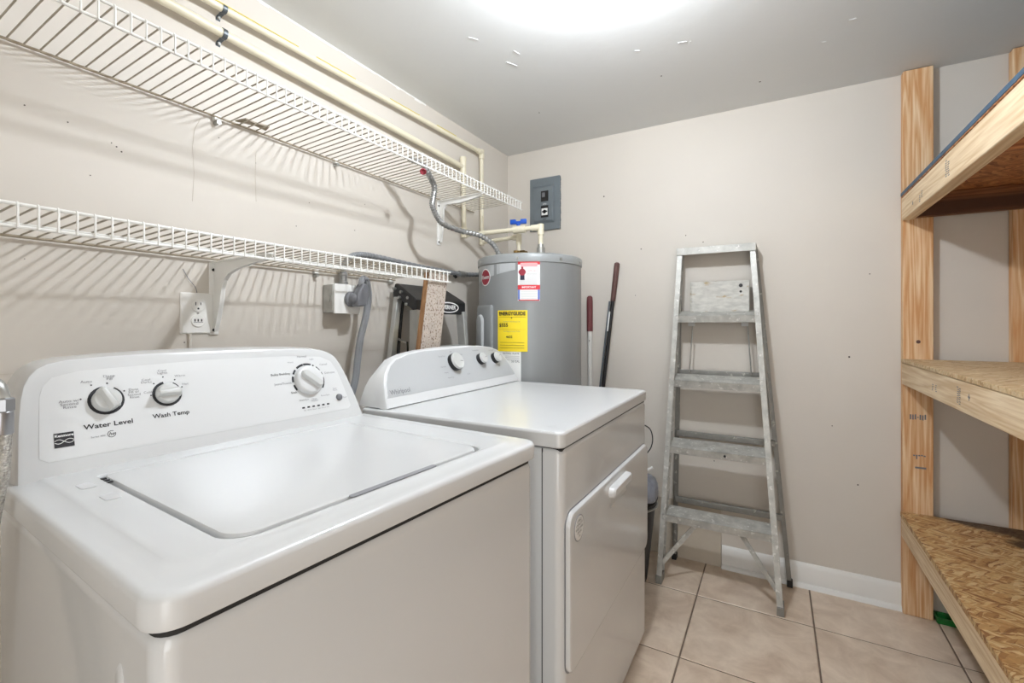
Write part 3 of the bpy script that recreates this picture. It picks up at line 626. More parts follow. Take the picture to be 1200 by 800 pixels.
# ------------------------------------------------------------------ wire shelves on the left wall
def wire_shelf(label, zb, y0, y1, ymark, mid=True):
    s = thing('wire_shelf', label, 'shelf', (0, y0, zb), 0, 'wire shelves on the left wall')
    XF = 0.30; zt = zb+0.010
    rw = 0.0028
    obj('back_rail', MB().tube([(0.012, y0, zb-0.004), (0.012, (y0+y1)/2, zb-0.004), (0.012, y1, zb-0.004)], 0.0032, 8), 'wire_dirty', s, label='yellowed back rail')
    if mid: obj('middle_rail', MB().tube([(0.15, y0, zb+0.000), (0.15, y1, zb+0.003)], 0.0026, 8), 'wire', s)
    obj('front_rail', MB().tube([(XF, y0, zt+0.002), (XF, y1, zt+0.002)], 0.0032, 8), 'wire', s)
    obj('lip_rail', MB().tube([(XF+0.001, y0, zb-0.026), (XF+0.001, y1, zb-0.026)], 0.0032, 8), 'wire', s)
    # one cross wire with its bent down lip, then copies sharing the mesh
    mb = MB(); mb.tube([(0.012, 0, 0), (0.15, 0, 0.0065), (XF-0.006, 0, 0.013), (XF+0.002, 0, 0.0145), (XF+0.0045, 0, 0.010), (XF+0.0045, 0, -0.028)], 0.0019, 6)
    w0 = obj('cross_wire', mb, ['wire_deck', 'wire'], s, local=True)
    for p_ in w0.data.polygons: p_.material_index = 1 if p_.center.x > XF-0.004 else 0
    n = int((y1-y0-0.006)/0.0254); off = ymark-math.floor((ymark-y0-0.003)/0.0254)*0.0254
    for k in range(n+1):
        y = off+k*0.0254
        if y > y1-0.002: break
        w = w0 if k == 0 else w0.copy()
        if k: COL.objects.link(w); w.parent = s
        w.location = (0, y-y0, 0)
    return s
wire_shelf('long white wire shelf, upper one, high on the left wall', 1.757, -0.30, 2.046, 0.372, False)
wire_shelf('white wire shelf, lower one, above the washer outlet', 1.349, -0.30, 1.456, 0.266)
# wall clips
def clip(y, z, label):
    c = thing('shelf_clip', label, 'clip', (0, y, z), 0, 'wall clips of the wire shelves')
    obj('clip_body', MB().box(0, 0.014, y-0.009, y+0.009, z-0.004, z+0.012), 'wire', c, 0.002)
    obj('screw', MB().cyl((0.0, y, z-0.010), (0.02, y, z-0.010), 0.006, 10), 'galv', c)
clip(0.74, 1.747, 'small white wall clip on the upper shelf rail, above the outlet')
clip(1.156, 1.750, 'small white wall clip at the middle of the upper shelf rail')
clip(1.43, 1.340, 'small white clip at the far end of the lower shelf rail')
clip(1.07, 1.340, 'small white clip on the lower shelf rail above the dryer receptacle box')
# support brackets: folded sheet metal, wall leg and arm
def bracket(y, zt, zbot, xt, label, tip=0.275, k=1.0):
    o = thing('shelf_bracket', label, 'bracket', (0, y, zbot), 0, 'brackets of the wire shelves')
    w = MB(); out = [(0.0, zt), (tip, zt+0.006), (tip, zt-0.004), (0.20, zt-0.012), (0.127, zt-0.022), (0.02+0.065*k, zt-0.034*k), (0.012+0.050*k, zt-0.052*k), (0.010+0.042*k, zt-0.075*k), (0.010+0.034*k, zt-0.115), (0.018, zbot+0.006), (0.0, zbot)]
    w.prism([(x, y-0.0012, z) for x, z in out], (0, 0.0024, 0)); obj('web', w, 'plate', o)
    fl = MB()
    edge = out[2:-1]
    rA = [(x, y-0.006, z) for x, z in edge]; rB = [(x, y+0.006, z) for x, z in edge]
    for i in range(len(edge)-1):
        fl.prism([rA[i], rB[i], rB[i+1], rA[i+1]], (-0.0015, 0, 0.0015))
    obj('flange', fl, 'plate', o)
    obj('wall_plate', MB().box(0, 0.004, y-0.013, y+0.013, zbot-0.006, zt), 'plate', o, 0.0015)
    obj('top_plate', MB().bar((0.0, y, zt+0.001), (tip, y, zt+0.007), 0.022, 0.003, (0, 1, 0)), 'plate', o, 0.001)
    for z in (zt-0.020, zbot+0.008): obj('screw', MB().cyl((0.004, y-0.002, z), (0.0075, y-0.002, z), 0.0042, 10), 'black', o)
bracket(0.735, 1.335, 1.135, 0, 'white metal bracket under the lower wire shelf, beside the wall outlet')
bracket(1.76, 1.746, 1.545, 0, 'white metal bracket under the upper wire shelf, beside the hanging conduit', 0.25, 0.55)
# scrap of torn brown tape and a dark red cap stuck to the upper shelf
sc_ = MB(); sc_.prism([(0.012, 0.79, 1.760), (0.05, 0.80, 1.762), (0.045, 0.83, 1.763), (0.055, 0.87, 1.764), (0.02, 0.88, 1.763), (0.028, 0.84, 1.762)], (0, 0, 0.004))
base_origin(tag(obj('tape_scrap', sc_, 'wire_dirty'), 'torn brown scrap lying on the upper wire shelf', 'scrap'))
rcup = MB(); rcup.lathe([(0.006, -0.004), (0.011, -0.002), (0.012, 0.010), (0.009, 0.012), (0.007, 0.006), (0.002, 0.005)], (0.25, 1.352, 1.734), 16, (0.75, -0.6, -0.3))
base_origin(tag(obj('bottle_cap', rcup, 'maroon'), 'dark red round cap wedged in the upper wire shelf', 'cap'))

# ------------------------------------------------------------------ water pipes high on the left wall
def pipe(name_label, pts, r, stripe=None):
    pass
pu = thing('water_pipe', 'cream plastic water pipe nearest the ceiling along the left wall', 'pipe', (0.03, YN, 2.04), 0, 'water pipes on the left wall')
obj('pipe_run', MB().tube([(0.03, YN, 2.036), (0.03, 0.5, 2.058), (0.03, 2.09, 2.082)], 0.0105, 12), 'cpvc', pu)
obj('pipe_drop', MB().tube([(0.03, 2.09, 2.085), (0.03, 2.092, 1.85), (0.03, 2.095, 1.60)], 0.0105, 12), 'cpvc', pu)
obj('elbow', MB().tube([(0.03, 2.055, 2.081), (0.03, 2.088, 2.083)], 0.0145, 12), 'cpvc', pu)
obj('elbow', MB().tube([(0.03, 2.09, 2.097), (0.03, 2.09, 2.048)], 0.0145, 12), 'cpvc', pu)
obj('elbow', MB().tube([(0.03, 2.095, 1.635), (0.03, 2.095, 1.586)], 0.0145, 12), 'cpvc', pu)
obj('pipe_run', MB().tube([(0.03, 2.095, 1.60), (0.274, 2.062, 1.603)], 0.0105, 12), 'cpvc', pu)
obj('elbow', MB().tube([(0.240, 2.066, 1.602), (0.274, 2.062, 1.603)], 0.0145, 12), 'cpvc', pu)
obj('elbow', MB().tube([(0.274, 2.062, 1.617), (0.274, 2.062, 1.565)], 0.0145, 12), 'cpvc', pu)
obj('pipe_drop', MB().tube([(0.274, 2.062, 1.60), (0.274, 2.062, 1.500)], 0.0105, 12), 'cpvc', pu)
stp = MB()
for y0_, y1_ in ((0.55, 0.98), (1.05, 1.22), (1.4, 1.58), (1.7, 1.85)): stp.bar((0.0385, y0_, 2.0655+0.0151*(y0_-0.5)), (0.0385, y1_, 2.0655+0.0151*(y1_-0.5)), 0.002, 0.004, (0, 0, 1))
obj('printed_stripe', stp, 'cpvc_line', pu)
pl = thing('water_pipe', 'cream plastic water pipe just above the upper wire shelf', 'pipe', (0.03, YN, 1.96), 0, 'water pipes on the left wall')
zl = lambda y: 1.987-0.030*(y-0.861)
obj('pipe_run', MB().tube([(0.03, YN, zl(YN)), (0.03, 0.5, zl(0.5)), (0.03, 1.92, zl(1.92))], 0.0125, 12), 'cpvc', pl)
obj('pipe_drop', MB().tube([(0.03, 1.92, 1.985), (0.03, 1.93, 1.615)], 0.0115, 12), 'cpvc', pl)
obj('tee', MB().tube([(0.03, 1.92, 1.992), (0.03, 1.92, 1.915)], 0.0155, 12), 'cpvc', pl)
obj('pipe_cap', MB().tube([(0.03, 1.92, 2.005), (0.03, 1.92, 1.985)], 0.0165, 12), 'cpvc', pl)
obj('elbow', MB().tube([(0.03, 1.93, 1.65), (0.03, 1.93, 1.598)], 0.0155, 12), 'cpvc', pl)
obj('pipe_run', MB().tube([(0.03, 1.93, 1.613), (0.42, 2.016, 1.628)], 0.0115, 12), 'cpvc', pl)
obj('elbow', MB().tube([(0.375, 2.006, 1.626), (0.42, 2.016, 1.628)], 0.0155, 12), 'cpvc', pl)
obj('elbow', MB().tube([(0.42, 2.016, 1.643), (0.42, 2.016, 1.590)], 0.0155, 12), 'cpvc', pl)
obj('pipe_drop', MB().tube([(0.42, 2.016, 1.62), (0.42, 2.016, 1.535)], 0.0115, 12), 'cpvc', pl)
obj('valve_body', MB().tube([(0.285, 1.9863, 1.6228), (0.345, 1.9995, 1.6251)], 0.019, 16, ), 'cpvc', pl)
vb = MB(); vb.cyl((0.31, 1.992, 1.640), (0.31, 1.992, 1.652), 0.010, 12); vb.bar((0.270, 1.983, 1.657), (0.350, 2.001, 1.657), 0.012, 0.014, (0, 1, 0)); vb.bar((0.270, 1.983, 1.664), (0.298, 1.989, 1.664), 0.016, 0.018, (0, 1, 0)); vb.bar((0.322, 1.994, 1.664), (0.350, 2.001, 1.664), 0.016, 0.018, (0, 1, 0))
obj('valve_handle', vb, 'blue', pl, 0.002)
def strap(y, z, r, label):
    s = thing('pipe_strap', label, 'strap', (0, y, z), 0, 'straps of the ceiling pipes')
    pts = [(0.0, y, z+r+0.012), (0.004, y, z+r+0.004)]+[(0.03-(r+0.0015)*math.cos(a), y, z+(r+0.0015)*math.sin(a)) for a in [math.radians(60+i*24) for i in range(11)]]+[(0.004, y, z-r-0.004), (0.0, y, z-r-0.014)]
    m2 = MB()
    for a, b2 in zip(pts[2:], pts[3:]): m2.bar(a, b2, 0.012, 0.0018, (0, 1, 0))
    obj('strap_band', m2, 'steel_box', s)
    obj('screw', MB().cyl((0.0, y, z-r-0.008), (0.01, y, z-r-0.008), 0.004, 8), 'galv', s)
strap(0.747, 2.0617, 0.0105, 'dark metal strap round the pipe nearest the ceiling')
strap(0.747, 1.990, 0.0125, 'dark metal strap round the pipe above the upper wire shelf')

# ------------------------------------------------------------------ outlet, dryer receptacle, cords, conduit
oy, oz = 0.6905, 1.190
out = thing('wall_outlet', 'white duplex wall outlet plate above the washer console', 'outlet', (0, oy, oz))
def yzr(y0, y1, z0, z1, x, r): return [(x, p_[0], p_[1]) for p_ in rring(y0, y1, z0, z1, 0, r, 4)]
m2 = MB(); m2.loft([yzr(oy-.042, oy+.042, oz-.057, oz+.057, 0.0, 0.004), yzr(oy-.042, oy+.042, oz-.057, oz+.057, 0.003, 0.004), yzr(oy-.0385, oy+.0385, oz-.0535, oz+.0535, 0.0065, 0.004)]); obj('cover_plate', m2, 'plate', out)
for dz in (0.021, -0.021):
    r_ = obj('receptacle', MB().lathe([(0.0175, 0.0), (0.0175, 0.0085), (0.0165, 0.0095), (0.001, 0.0095)], (0, oy, oz+dz), 24, (1, 0, 0)), 'plate', out)
    sl = MB()
    if dz > 0:
        sl.box(0.0094, 0.0099, oy-0.0075, oy-0.0055, oz+dz+0.001, oz+dz+0.010); sl.box(0.0094, 0.0099, oy+0.0055, oy+0.0075, oz+dz+0.002, oz+dz+0.009); sl.cyl((0.0094, oy, oz+dz-0.008), (0.0099, oy, oz+dz-0.008), 0.0028, 10)
    else:
        for k in (-0.010, -0.002, 0.007): sl.box(0.0094, 0.0099, oy+k, oy+k+0.003, oz+dz-0.002, oz+dz+0.005)
        sl.box(0.0094, 0.0099, oy-0.012, oy+0.012, oz+dz-0.0045, oz+dz-0.0035)
    obj('slots', sl, 'ink', r_)
obj('screw', MB().cyl((0.0065, oy, oz), (0.0078, oy, oz), 0.0028, 12), 'galv', out)
cc = MB(); cc.tube([(0.004, 0.672, 1.133), (0.004, 0.672, 0.95), (0.004, 0.672, 0.55)], 0.0045, 8)
base_origin(tag(obj('wall_cable', cc, 'wall'), 'thin painted cable running down the wall under the outlet', 'cable'))
sc2 = MB(); sc2.tube(smooth_path([(0.003, 0.655, 1.310), (0.004, 0.668, 1.285), (0.005, 0.685, 1.262), (0.004, 0.690, 1.247)], 6), 0.0009, 6)
base_origin(tag(obj('wall_cable', sc2, 'ink_grey'), 'short thin grey wire above the outlet plate', 'cable'))

bx = thing('dryer_receptacle_box', 'metal receptacle box with a white face below the lower wire shelf', 'electrical box', (0, 1.17, 1.2))
obj('metal_box', MB().box(0.0, 0.052, 1.105, 1.215, 1.200, 1.300), 'galv', bx, 0.003)
obj('cover_plate', MB().box(0.052, 0.060, 1.108, 1.222, 1.197, 1.303), 'plate', bx, 0.002)
obj('box_knockout', MB().lathe([(0.014, 0), (0.014, 0.002), (0.010, 0.003)], (0.026, 1.105, 1.25), 16, (0, -1, 0)), 'galv', bx)
obj('connector', MB().lathe([(0.014, 0), (0.017, 0.002), (0.017, 0.014), (0.0135, 0.016), (0.0135, 0.036), (0.0155, 0.038), (0.0155, 0.046)], (0.03, 1.17, 1.300), 14), 'conduit_metal', bx)
cpts = smooth_path([(0.03, 1.170, 1.33), (0.03, 1.175, 1.375), (0.03, 1.205, 1.41), (0.03, 1.26, 1.425), (0.03, 1.36, 1.425), (0.03, 1.55, 1.416), (0.03, 1.75, 1.412), (0.03, 1.92, 1.412), (0.03, 2.10, 1.425), (0.035, 2.26, 1.42)], 26)
cd = thing('flexible_conduit', 'grey flexible conduit along the wall from the receptacle box to behind the heater', 'conduit', (0.03, 1.17, 1.33))
obj('sleeve', MB().tube(cpts, 0.011, 10, rad=[0.0105 if i % 4 < 2 else 0.0118 for i in range(len(cpts))]), 'conduit', cd)
obj('connector', MB().tube([(0.03, 1.885, 1.411), (0.03, 1.93, 1.412)], 0.0155, 12), 'conduit_metal', cd)
obj('mounting_clip', MB().tube([(0.03, 1.845, 1.400), (0.03, 1.86, 1.392)], 0.008, 10), 'black', cd)
c1 = smooth_path([(0.17, 1.36, 1.80), (0.205, 1.40, 1.785), (0.215, 1.425, 1.755), (0.20, 1.482, 1.718), (0.195, 1.480, 1.672), (0.195, 1.476, 1.640), (0.20, 1.500, 1.600), (0.20, 1.545, 1.577), (0.20, 1.669, 1.570), (0.24, 1.745, 1.562), (0.275, 1.810, 1.528), (0.290, 1.850, 1.475)], 20)
cd2 = thing('flexible_conduit', 'grey flexible conduit hanging from the upper wire shelf to the heater top', 'conduit', (0.29, 1.85, 1.47))
obj('sleeve', MB().tube(c1, 0.011, 10, rad=[0.0100 if i % 4 < 2 else 0.0122 for i in range(len(c1))]), 'conduit_metal', cd2)
obj('connector', MB().tube([(0.289, 1.848, 1.490), (0.290, 1.852, 1.464)], 0.015, 12), 'conduit_metal', cd2)
pg = thing('power_cord', 'thick grey dryer cord with a round plug hanging from the receptacle box', 'power cord', (0.09, 1.18, 1.2))
obj('plug_body', MB().lathe([(0.024, 0), (0.028, 0.002), (0.028, 0.014), (0.022, 0.018), (0.020, 0.034), (0.012, 0.042)], (0.060, 1.175, 1.250), 20, (1, 0, 0)), 'plug', pg)
hmb = MB(); hmb.prism([(0.078, 1.165, 1.222), (0.078, 1.205, 1.225), (0.078, 1.222, 1.262), (0.078, 1.210, 1.305), (0.078, 1.192, 1.308), (0.078, 1.170, 1.272)], (0.034, 0, 0)); obj('plug_elbow', hmb, 'plug', pg, 0.005)
cp_ = smooth_path([(0.095, 1.195, 1.290), (0.092, 1.200, 1.318), (0.088, 1.215, 1.328), (0.083, 1.232, 1.310), (0.078, 1.243, 1.260), (0.072, 1.236, 1.19), (0.066, 1.214, 1.10), (0.060, 1.206, 1.02), (0.06, 1.195, 0.95), (0.06, 1.15, 0.80), (0.07, 1.14, 0.60), (0.12, 1.15, 0.45)], 10)
obj('cord_sheath', MB().tube(cp_, 0.0105, 10), 'cord', pg); 
obj('cord_rib', MB().tube([v+Vector((0.007, 0.005, 0)) for v in cp_[12:]], 0.0065, 8), 'cord', pg)

# breaker box on the back wall
px0, px1, pz0, pz1 = 0.157, 0.346, 1.700, 2.003
bk = thing('breaker_box', 'dark grey steel breaker box on the back wall above the water heater', 'breaker box', ((px0+px1)/2, D, pz0))
def xzr(x0, x1, z0, z1, y, r): return [(p_[0], y, p_[1]) for p_ in rring(x0, x1, z0, z1, 0, r, 3)]
m2 = MB(); m2.loft([xzr(px0, px1, pz0, pz1, D, 0.003), xzr(px0, px1, pz0, pz1, D-0.012, 0.003), xzr(px0+.002, px1-.002, pz0+.002, pz1-.002, D-0.014, 0.003), xzr(px0+.016, px1-.030, pz0+.040, pz1-.045, D-0.014, 0.006),
                    xzr(px0+.034, px1-.038, pz0+.055, pz1-.060, D-0.028, 0.006)]); cov = obj('cover', m2, 'box_face', bk)
tf = MB()
for i in range(22):
    zz = pz0+0.004+i*0.0135
    for xx in (px0, px1): tf.prism([(xx-0.003, D-0.003, zz), (xx+0.003, D-0.003, zz), (xx+0.001+random.uniform(-.004, .004), D-0.003, zz+0.012)], (0, -0.002, 0))
obj('torn_paint_edge', tf, 'steel_box', bk)
BW = lambda z0, z1, nm: obj(nm, MB().box(0.236, 0.282, D-0.0295, D-0.0275, z0, z1), 'black', bk, label='black breaker window')
b1 = BW(1.862, 1.922, 'breaker'); b2 = BW(1.770, 1.838, 'breaker')
obj('breaker_toggle', MB().box(0.244, 0.262, D-0.034, D-0.029, 1.885, 1.912), 'plug', b1, 0.002)
obj('breaker_label', MB().box(0.240, 0.278, D-0.0302, D-0.0294, 1.783, 1.822), 'paper', b2)
lb = MB(); lb.cyl((0.259, D-0.0304, 1.803), (0.259, D-0.031, 1.803), 0.011, 12); lb.box(0.243, 0.276, D-0.031, D-0.0302, 1.800, 1.807); obj('breaker_toggle', lb, 'black', b2)
lettering('ON', 0.014, (0.259, D-0.0292, 1.846), (1, 0, 0), (0, 0, 1), 'paper', bk, local=False); lettering('OFF', 0.012, (0.259, D-0.0292, 1.760), (1, 0, 0), (0, 0, 1), 'ink', bk, local=False)

# ------------------------------------------------------------------ water heater
hx, hy_, hr = 0.356, 2.024, 0.25
wh = thing('water_heater', 'grey cylindrical water heater in the far left corner', 'water heater', (hx, hy_, 0))
prof_h = [(hr-0.01, 0.02), (hr, 0.03), (hr, 1.436)]
obj('tank_jacket', MB().lathe(prof_h, (hx, hy_, 0), 72), 'heater', wh)
obj('tank_lid', MB().lathe([(hr-0.002, 1.432), (hr+0.004, 1.434), (hr+0.005, 1.462), (hr+0.001, 1.470), (hr-0.010, 1.475), (hr-0.05, 1.478), (0.10, 1.482), (0.01, 1.483)], (hx, hy_, 0), 72), 'heater_top', wh)
obj('base_ring', MB().lathe([(hr-0.02, 0.0), (hr-0.02, 0.02), (hr-0.03, 0.022)], (hx, hy_, 0), 48), 'steel_box', wh)
def cyp(a, z, off=0.001):
    a = math.radians(a); return Vector((hx+math.sin(a)*(hr+off), hy_-math.cos(a)*(hr+off), z))
def patch(name, a0, a1, z0, z1, m, off=0.0008, parent=None, n=10, label=None, poly=None):
    mb = MB()
    if poly:  # polygon of (t, z) columns: list of (angle, zlow, zhigh)
        cols = poly
    else: cols = [(a0+(a1-a0)*i/n, z0, z1) for i in range(n+1)]
    pv = None
    for a, zl_, zh in cols:
        v = [mb.bm.verts.new(cyp(a, zl_, off)), mb.bm.verts.new(cyp(a, zh, off))]
        v += [mb.bm.verts.new(cyp(a, zl_, off+0.0005)), mb.bm.verts.new(cyp(a, zh, off+0.0005))]
        if pv:
            mb.bm.faces.new((pv[2], v[2], v[3], pv[3])); mb.bm.faces.new((pv[1], pv[3], v[3], v[1])); mb.bm.faces.new((pv[0], v[0], v[2], pv[2]))
        pv = v
    return obj(name, mb, m, parent or wh, sm=False, label=label)
for a in (-38, 15, 60, 95): obj('lid_screw', MB().cyl(cyp(a, 1.450, 0.003), cyp(a, 1.450, 0.008), 0.006, 10), 'galv', wh)
patch('brand_wedge', 0, 0, 0, 0, 'wedge', poly=[(-48, 1.352, 1.431), (-40, 1.360, 1.431), (-30, 1.368, 1.430), (-18, 1.376, 1.429), (-5, 1.386, 1.429), (5, 1.393, 1.429), (12.8, 1.399, 1.429)], label='pale grey wedge decal')
# round maker emblem
def disc_patch(name, ac, zc, rr, m, off, parent=None):
    mb = MB(); vs2 = []
    n = 28
    for k in range(n): t = 2*PI*k/n; vs2.append(mb.bm.verts.new(cyp(ac+math.degrees(rr*math.cos(t)/hr), zc+rr*math.sin(t), off)))
    cvx = mb.bm.verts.new(cyp(ac, zc, off+0.0004))
    for k in range(n): mb.bm.faces.new((vs2[k], vs2[(k+1) % n], cvx))
    return obj(name, mb, m, parent or wh, sm=False)
em = disc_patch('emblem', -27, 1.375, 0.040, 'paper', 0.0018); disc_patch('emblem_disc', -27, 1.375, 0.035, 'maroon', 0.0026, em)
def on_cyl_text(txt, size, a, z, m, parent, st=1.0, off=0.0035, bold=0.0):
    # bend a line of lettering round the tank
    cu = bpy.data.curves.new('lettering', 'FONT'); cu.body = txt; cu.size = size; cu.align_x = 'CENTER'; cu.align_y = 'CENTER'; cu.resolution_u = 2; cu.offset = bold; cu.space_line = 0.85
    t_ = bpy.data.objects.new('tmp', cu); me = bpy.data.meshes.new_from_object(t_); bpy.data.objects.remove(t_); bpy.data.curves.remove(cu)
    for v in me.vertices: v.co = INV[wh.name] @ cyp(a+math.degrees(v.co.x*st/hr), z+v.co.y, off)
    me.name = 'lettering'; me.materials.clear(); me.materials.append(M[m]); o = bpy.data.objects.new('lettering', me); COL.objects.link(o); o.parent = parent
    return o
on_cyl_text('Rheem', 0.026, -27, 1.375, 'paper', em, 0.9, 0.0040, 0.0004)
# tall red, white and blue notice
st1 = patch('notice_sticker', 15.4, 37.6, 1.262, 1.435, 'paper', 0.0008, label='white notice with red bands and blue sides')
patch('red_band', 15.4, 37.6, 1.421, 1.435, 'red', 0.0016, st1); patch('pink_band', 18, 35, 1.411, 1.428, 'pink', 0.0020, st1)
patch('red_band', 15.4, 37.6, 1.311, 1.331, 'red', 0.0016, st1); patch('red_band', 16, 37.2, 1.2625, 1.267, 'red', 0.0016, st1)
patch('blue_band', 15.6, 17.4, 1.267, 1.311, 'blueprint', 0.0016, st1); patch('blue_band', 35.4, 37.4, 1.267, 1.311, 'blueprint', 0.0016, st1)
patch('red_figure', 0, 0, 0, 0, 'maroon', 0.0020, st1, poly=[(16.2, 1.385, 1.392), (17.6, 1.376, 1.399), (18.2, 1.372, 1.401), (19.4, 1.372, 1.404), (20.4, 1.372, 1.404), (21.6, 1.372, 1.401), (22.2, 1.376, 1.399), (23.4, 1.385, 1.392)])
patch('navy_figure', 17.8, 22.2, 1.353, 1.374, 'navy', 0.0020, st1, 4); disc_patch('head_figure', 19.9, 1.407, 0.005, 'maroon', 0.0022, st1)
on_cyl_text('SMOKE', 0.013, 30.5, 1.392, 'pink', st1, 1.0, 0.0030)
for k in range(7): patch('text_line', 24.5 if k < 3 else 17, 35, 1.378-k*0.0075, 1.3795-k*0.0075, 'ink_grey' if k < 1 else 'wedge', 0.0020, st1, 4)
on_cyl_text('IMPORTANT', 0.010, 26.5, 1.321, 'paper', st1, 1.1, 0.0030, 0.0003)
for k in range(5): patch('text_line', 18.5, 34.5, 1.301-k*0.0075, 1.302-k*0.0075, 'wedge', 0.0020, st1, 4)
# yellow energy label and the white sheet below it
ye = patch('energy_label', -6.8, 25.2, 1.039, 1.221, 'yellow', 0.0030, label='yellow energy label')
on_cyl_text('ENERGYGUIDE', 0.0215, 9.0, 1.2055, 'ink', ye, 0.86, 0.0052, 0.0008)
m2 = MB(); vv = [mb2 for mb2 in (cyp(8.2, 1.190, 0.005), cyp(10.2, 1.190, 0.005), cyp(9.2, 1.184, 0.005))]; m2.prism(vv, (0, -0.0003, 0)); obj('arrow_mark', m2, 'ink', ye, sm=False)
on_cyl_text('$555', 0.022, 0.2, 1.155, 'ink', ye, 1.0, 0.0052, 0.0004); on_cyl_text('4622', 0.014, 6.5, 1.103, 'ink', ye, 1.1, 0.0052, 0.0003)
on_cyl_text('Estimated Yearly Energy Cost', 0.0072, 9, 1.171, 'ink_grey', ye, 0.9, 0.0052)
on_cyl_text('Cost Range of Similar Models', 0.0072, 9, 1.128, 'ink_grey', ye, 0.9, 0.0052)
for k in range(3): patch('text_line', -4, 22, 1.078-k*0.012, 1.0795-k*0.012, 'brass', 0.0040, ye, 6)
patch('text_line', -5.5, 23.5, 1.1895, 1.1905, 'brass', 0.0040, ye, 6); patch('text_line', -5.5, 23.5, 1.136, 1.1365, 'brass', 0.0040, ye, 6)
wp = patch('data_sheet', -12, 18.6, 0.86, 1.040, 'paper', 0.0008, label='white data sheet')
on_cyl_text('RATING  PLATE', 0.010, 8, 1.030, 'ink', wp, 1.1, 0.0022); on_cyl_text('50 GAL', 0.012, 13, 0.995, 'ink', wp, 1.0, 0.0022)
for k in range(4): patch('text_line', 2, 17, 1.018-k*0.006, 1.019-k*0.006, 'ink_grey', 0.0018, wp, 4)
# access cover with raised handle shape
def cring(a0, a1, z0, z1, off, r):
    da = math.degrees(r/hr); out_ = []
    for p_ in rring(math.radians(a0)*hr, math.radians(a1)*hr, z0, z1, 0, r, 5): out_.append(cyp(math.degrees(p_[0]/hr), p_[1], off))
    return out_
ac = MB(); ac.loft([cring(-46, -14, 0.92, 1.247, 0.0, 0.012), cring(-46, -14, 0.92, 1.247, 0.010, 0.012), cring(-44.5, -15.5, 0.927, 1.240, 0.013, 0.012)]); aco = obj('access_cover', ac, 'heater_top', wh)
ah = MB(); ah.loft([cring(-42, -26, 0.95, 1.205, 0.012, 0.033), cring(-40.5, -27.5, 0.96, 1.198, 0.022, 0.028), cring(-38, -30, 0.97, 1.185, 0.024, 0.018)]); obj('access_handle', ah, 'wedge', aco)
# fittings on top
obj('nipple', MB().lathe([(0.016, 1.478), (0.016, 1.50), (0.020, 1.502), (0.020, 1.528), (0.016, 1.532), (0.014, 1.545)], (0.42, 2.016, 0), 14), 'galv', wh)
obj('nipple', MB().lathe([(0.018, 1.478), (0.018, 1.505), (0.014, 1.51)], (0.274, 2.062, 0), 12), 'brass', wh)
rv = MB(); rv.cyl((0.30, 1.99, 1.478), (0.30, 1.99, 1.520), 0.014, 12); rv.cyl((0.30, 1.99, 1.505), (0.355, 2.00, 1.505), 0.011, 12); rv.box(0.305, 0.345, 1.985, 1.995, 1.515, 1.519)
obj('relief_valve', rv, 'brass', wh, label='aged brass relief valve')

# ------------------------------------------------------------------ platform stepladder behind the machines, leaning on the left wall
pls = thing('step_ladder', 'folded stepladder with a black top cap leaning on the left wall behind the dryer', 'ladder', (0.15, 1.57, 0))
cap = MB(); ya, yb = 1.405, 1.735
# side section (x,z): rear high corner at the wall, front lower, thick cap
sec = [(0.028, 1.292), (0.040, 1.328), (0.060, 1.326), (0.165, 1.262), (0.172, 1.255), (0.172, 1.203), (0.160, 1.202), (0.150, 1.215), (0.060, 1.268), (0.030, 1.262)]
yo = [1.425, 1.425, 1.420, 1.405, 1.403, 1.403, 1.405, 1.407, 1.42, 1.425]
cap.loft([[(x, y_, z) for (x, z), y_ in zip(sec, yo)], [(x, yb+(0.005 if i > 2 else -0.012), z) for i, (x, z) in enumerate(sec)]])
capo = obj('top_cap', cap, 'black', pls, 0.004, label='black plastic top cap')
for (x, z) in ((0.045, 1.305), (0.085, 1.290), (0.122, 1.266), (0.075, 1.268), (0.115, 1.240)):
    obj('rivet', MB().cyl((x, 1.424, z), (x, 1.408-0.02*(x/0.17)*0, z), 0.0062, 10), 'galv', capo)
ov = MB(); c_ = Vector((0.1745, 1.612, 1.232))
ring = lambda a, b3, x: [(x, c_.y+a*math.cos(2*PI*k/32), c_.z+b3*math.sin(2*PI*k/32)) for k in range(32)]
ov.loft([ring(0.075, 0.0235, 0.1715), ring(0.075, 0.0235, 0.1728)]); ovo = obj('oval_badge', ov, 'paper', capo, sm=False)
ov = MB(); ov.loft([ring(0.067, 0.0185, 0.1722), ring(0.067, 0.0185, 0.1734)]); obj('oval_field', ov, 'ink', ovo, sm=False)
lettering('WERNER', 0.024, (0.1739, 1.612, 1.232), (0, 1, 0), (0, 0, 1), 'paper', ovo, local=False, bold=0.0008, stretch=1.05)
for (a, b4, nm) in (((0.050, 1.432, 1.27), (0.050, 1.345, 0.72), 0), ((0.050, 1.650, 1.27), (0.05, 1.70, 0.02), 0)):
    obj('rear_rail', MB().bar(a, b4, 0.028, 0.022, (0, 1, 0)), 'alu_clean', pls, 0.002)
obj('rear_rail', MB().bar((0.062, 1.448, 1.27), (0.06, 1.30, 0.02), 0.006, 0.012, (0, 1, 0)), 'rubber', pls)
for (a, b4) in (((0.160, 1.415, 1.215), (0.235, 1.30, 0.02)), ((0.160, 1.722, 1.215), (0.235, 1.765, 0.02))):
    obj('front_rail', MB().bar(a, b4, 0.024, 0.040, (0, 1, 0)), 'alu_clean', pls, 0.002)
for z in (1.03, 0.80, 0.55, 0.30):
    t_ = (1.215-z)/1.195
    obj('step', MB().box(0.125+0.07*t_, 0.185+0.07*t_, 1.42-0.11*t_, 1.715+0.07*t_, z+0.012, z+0.037), 'alu_clean', pls, 0.002)
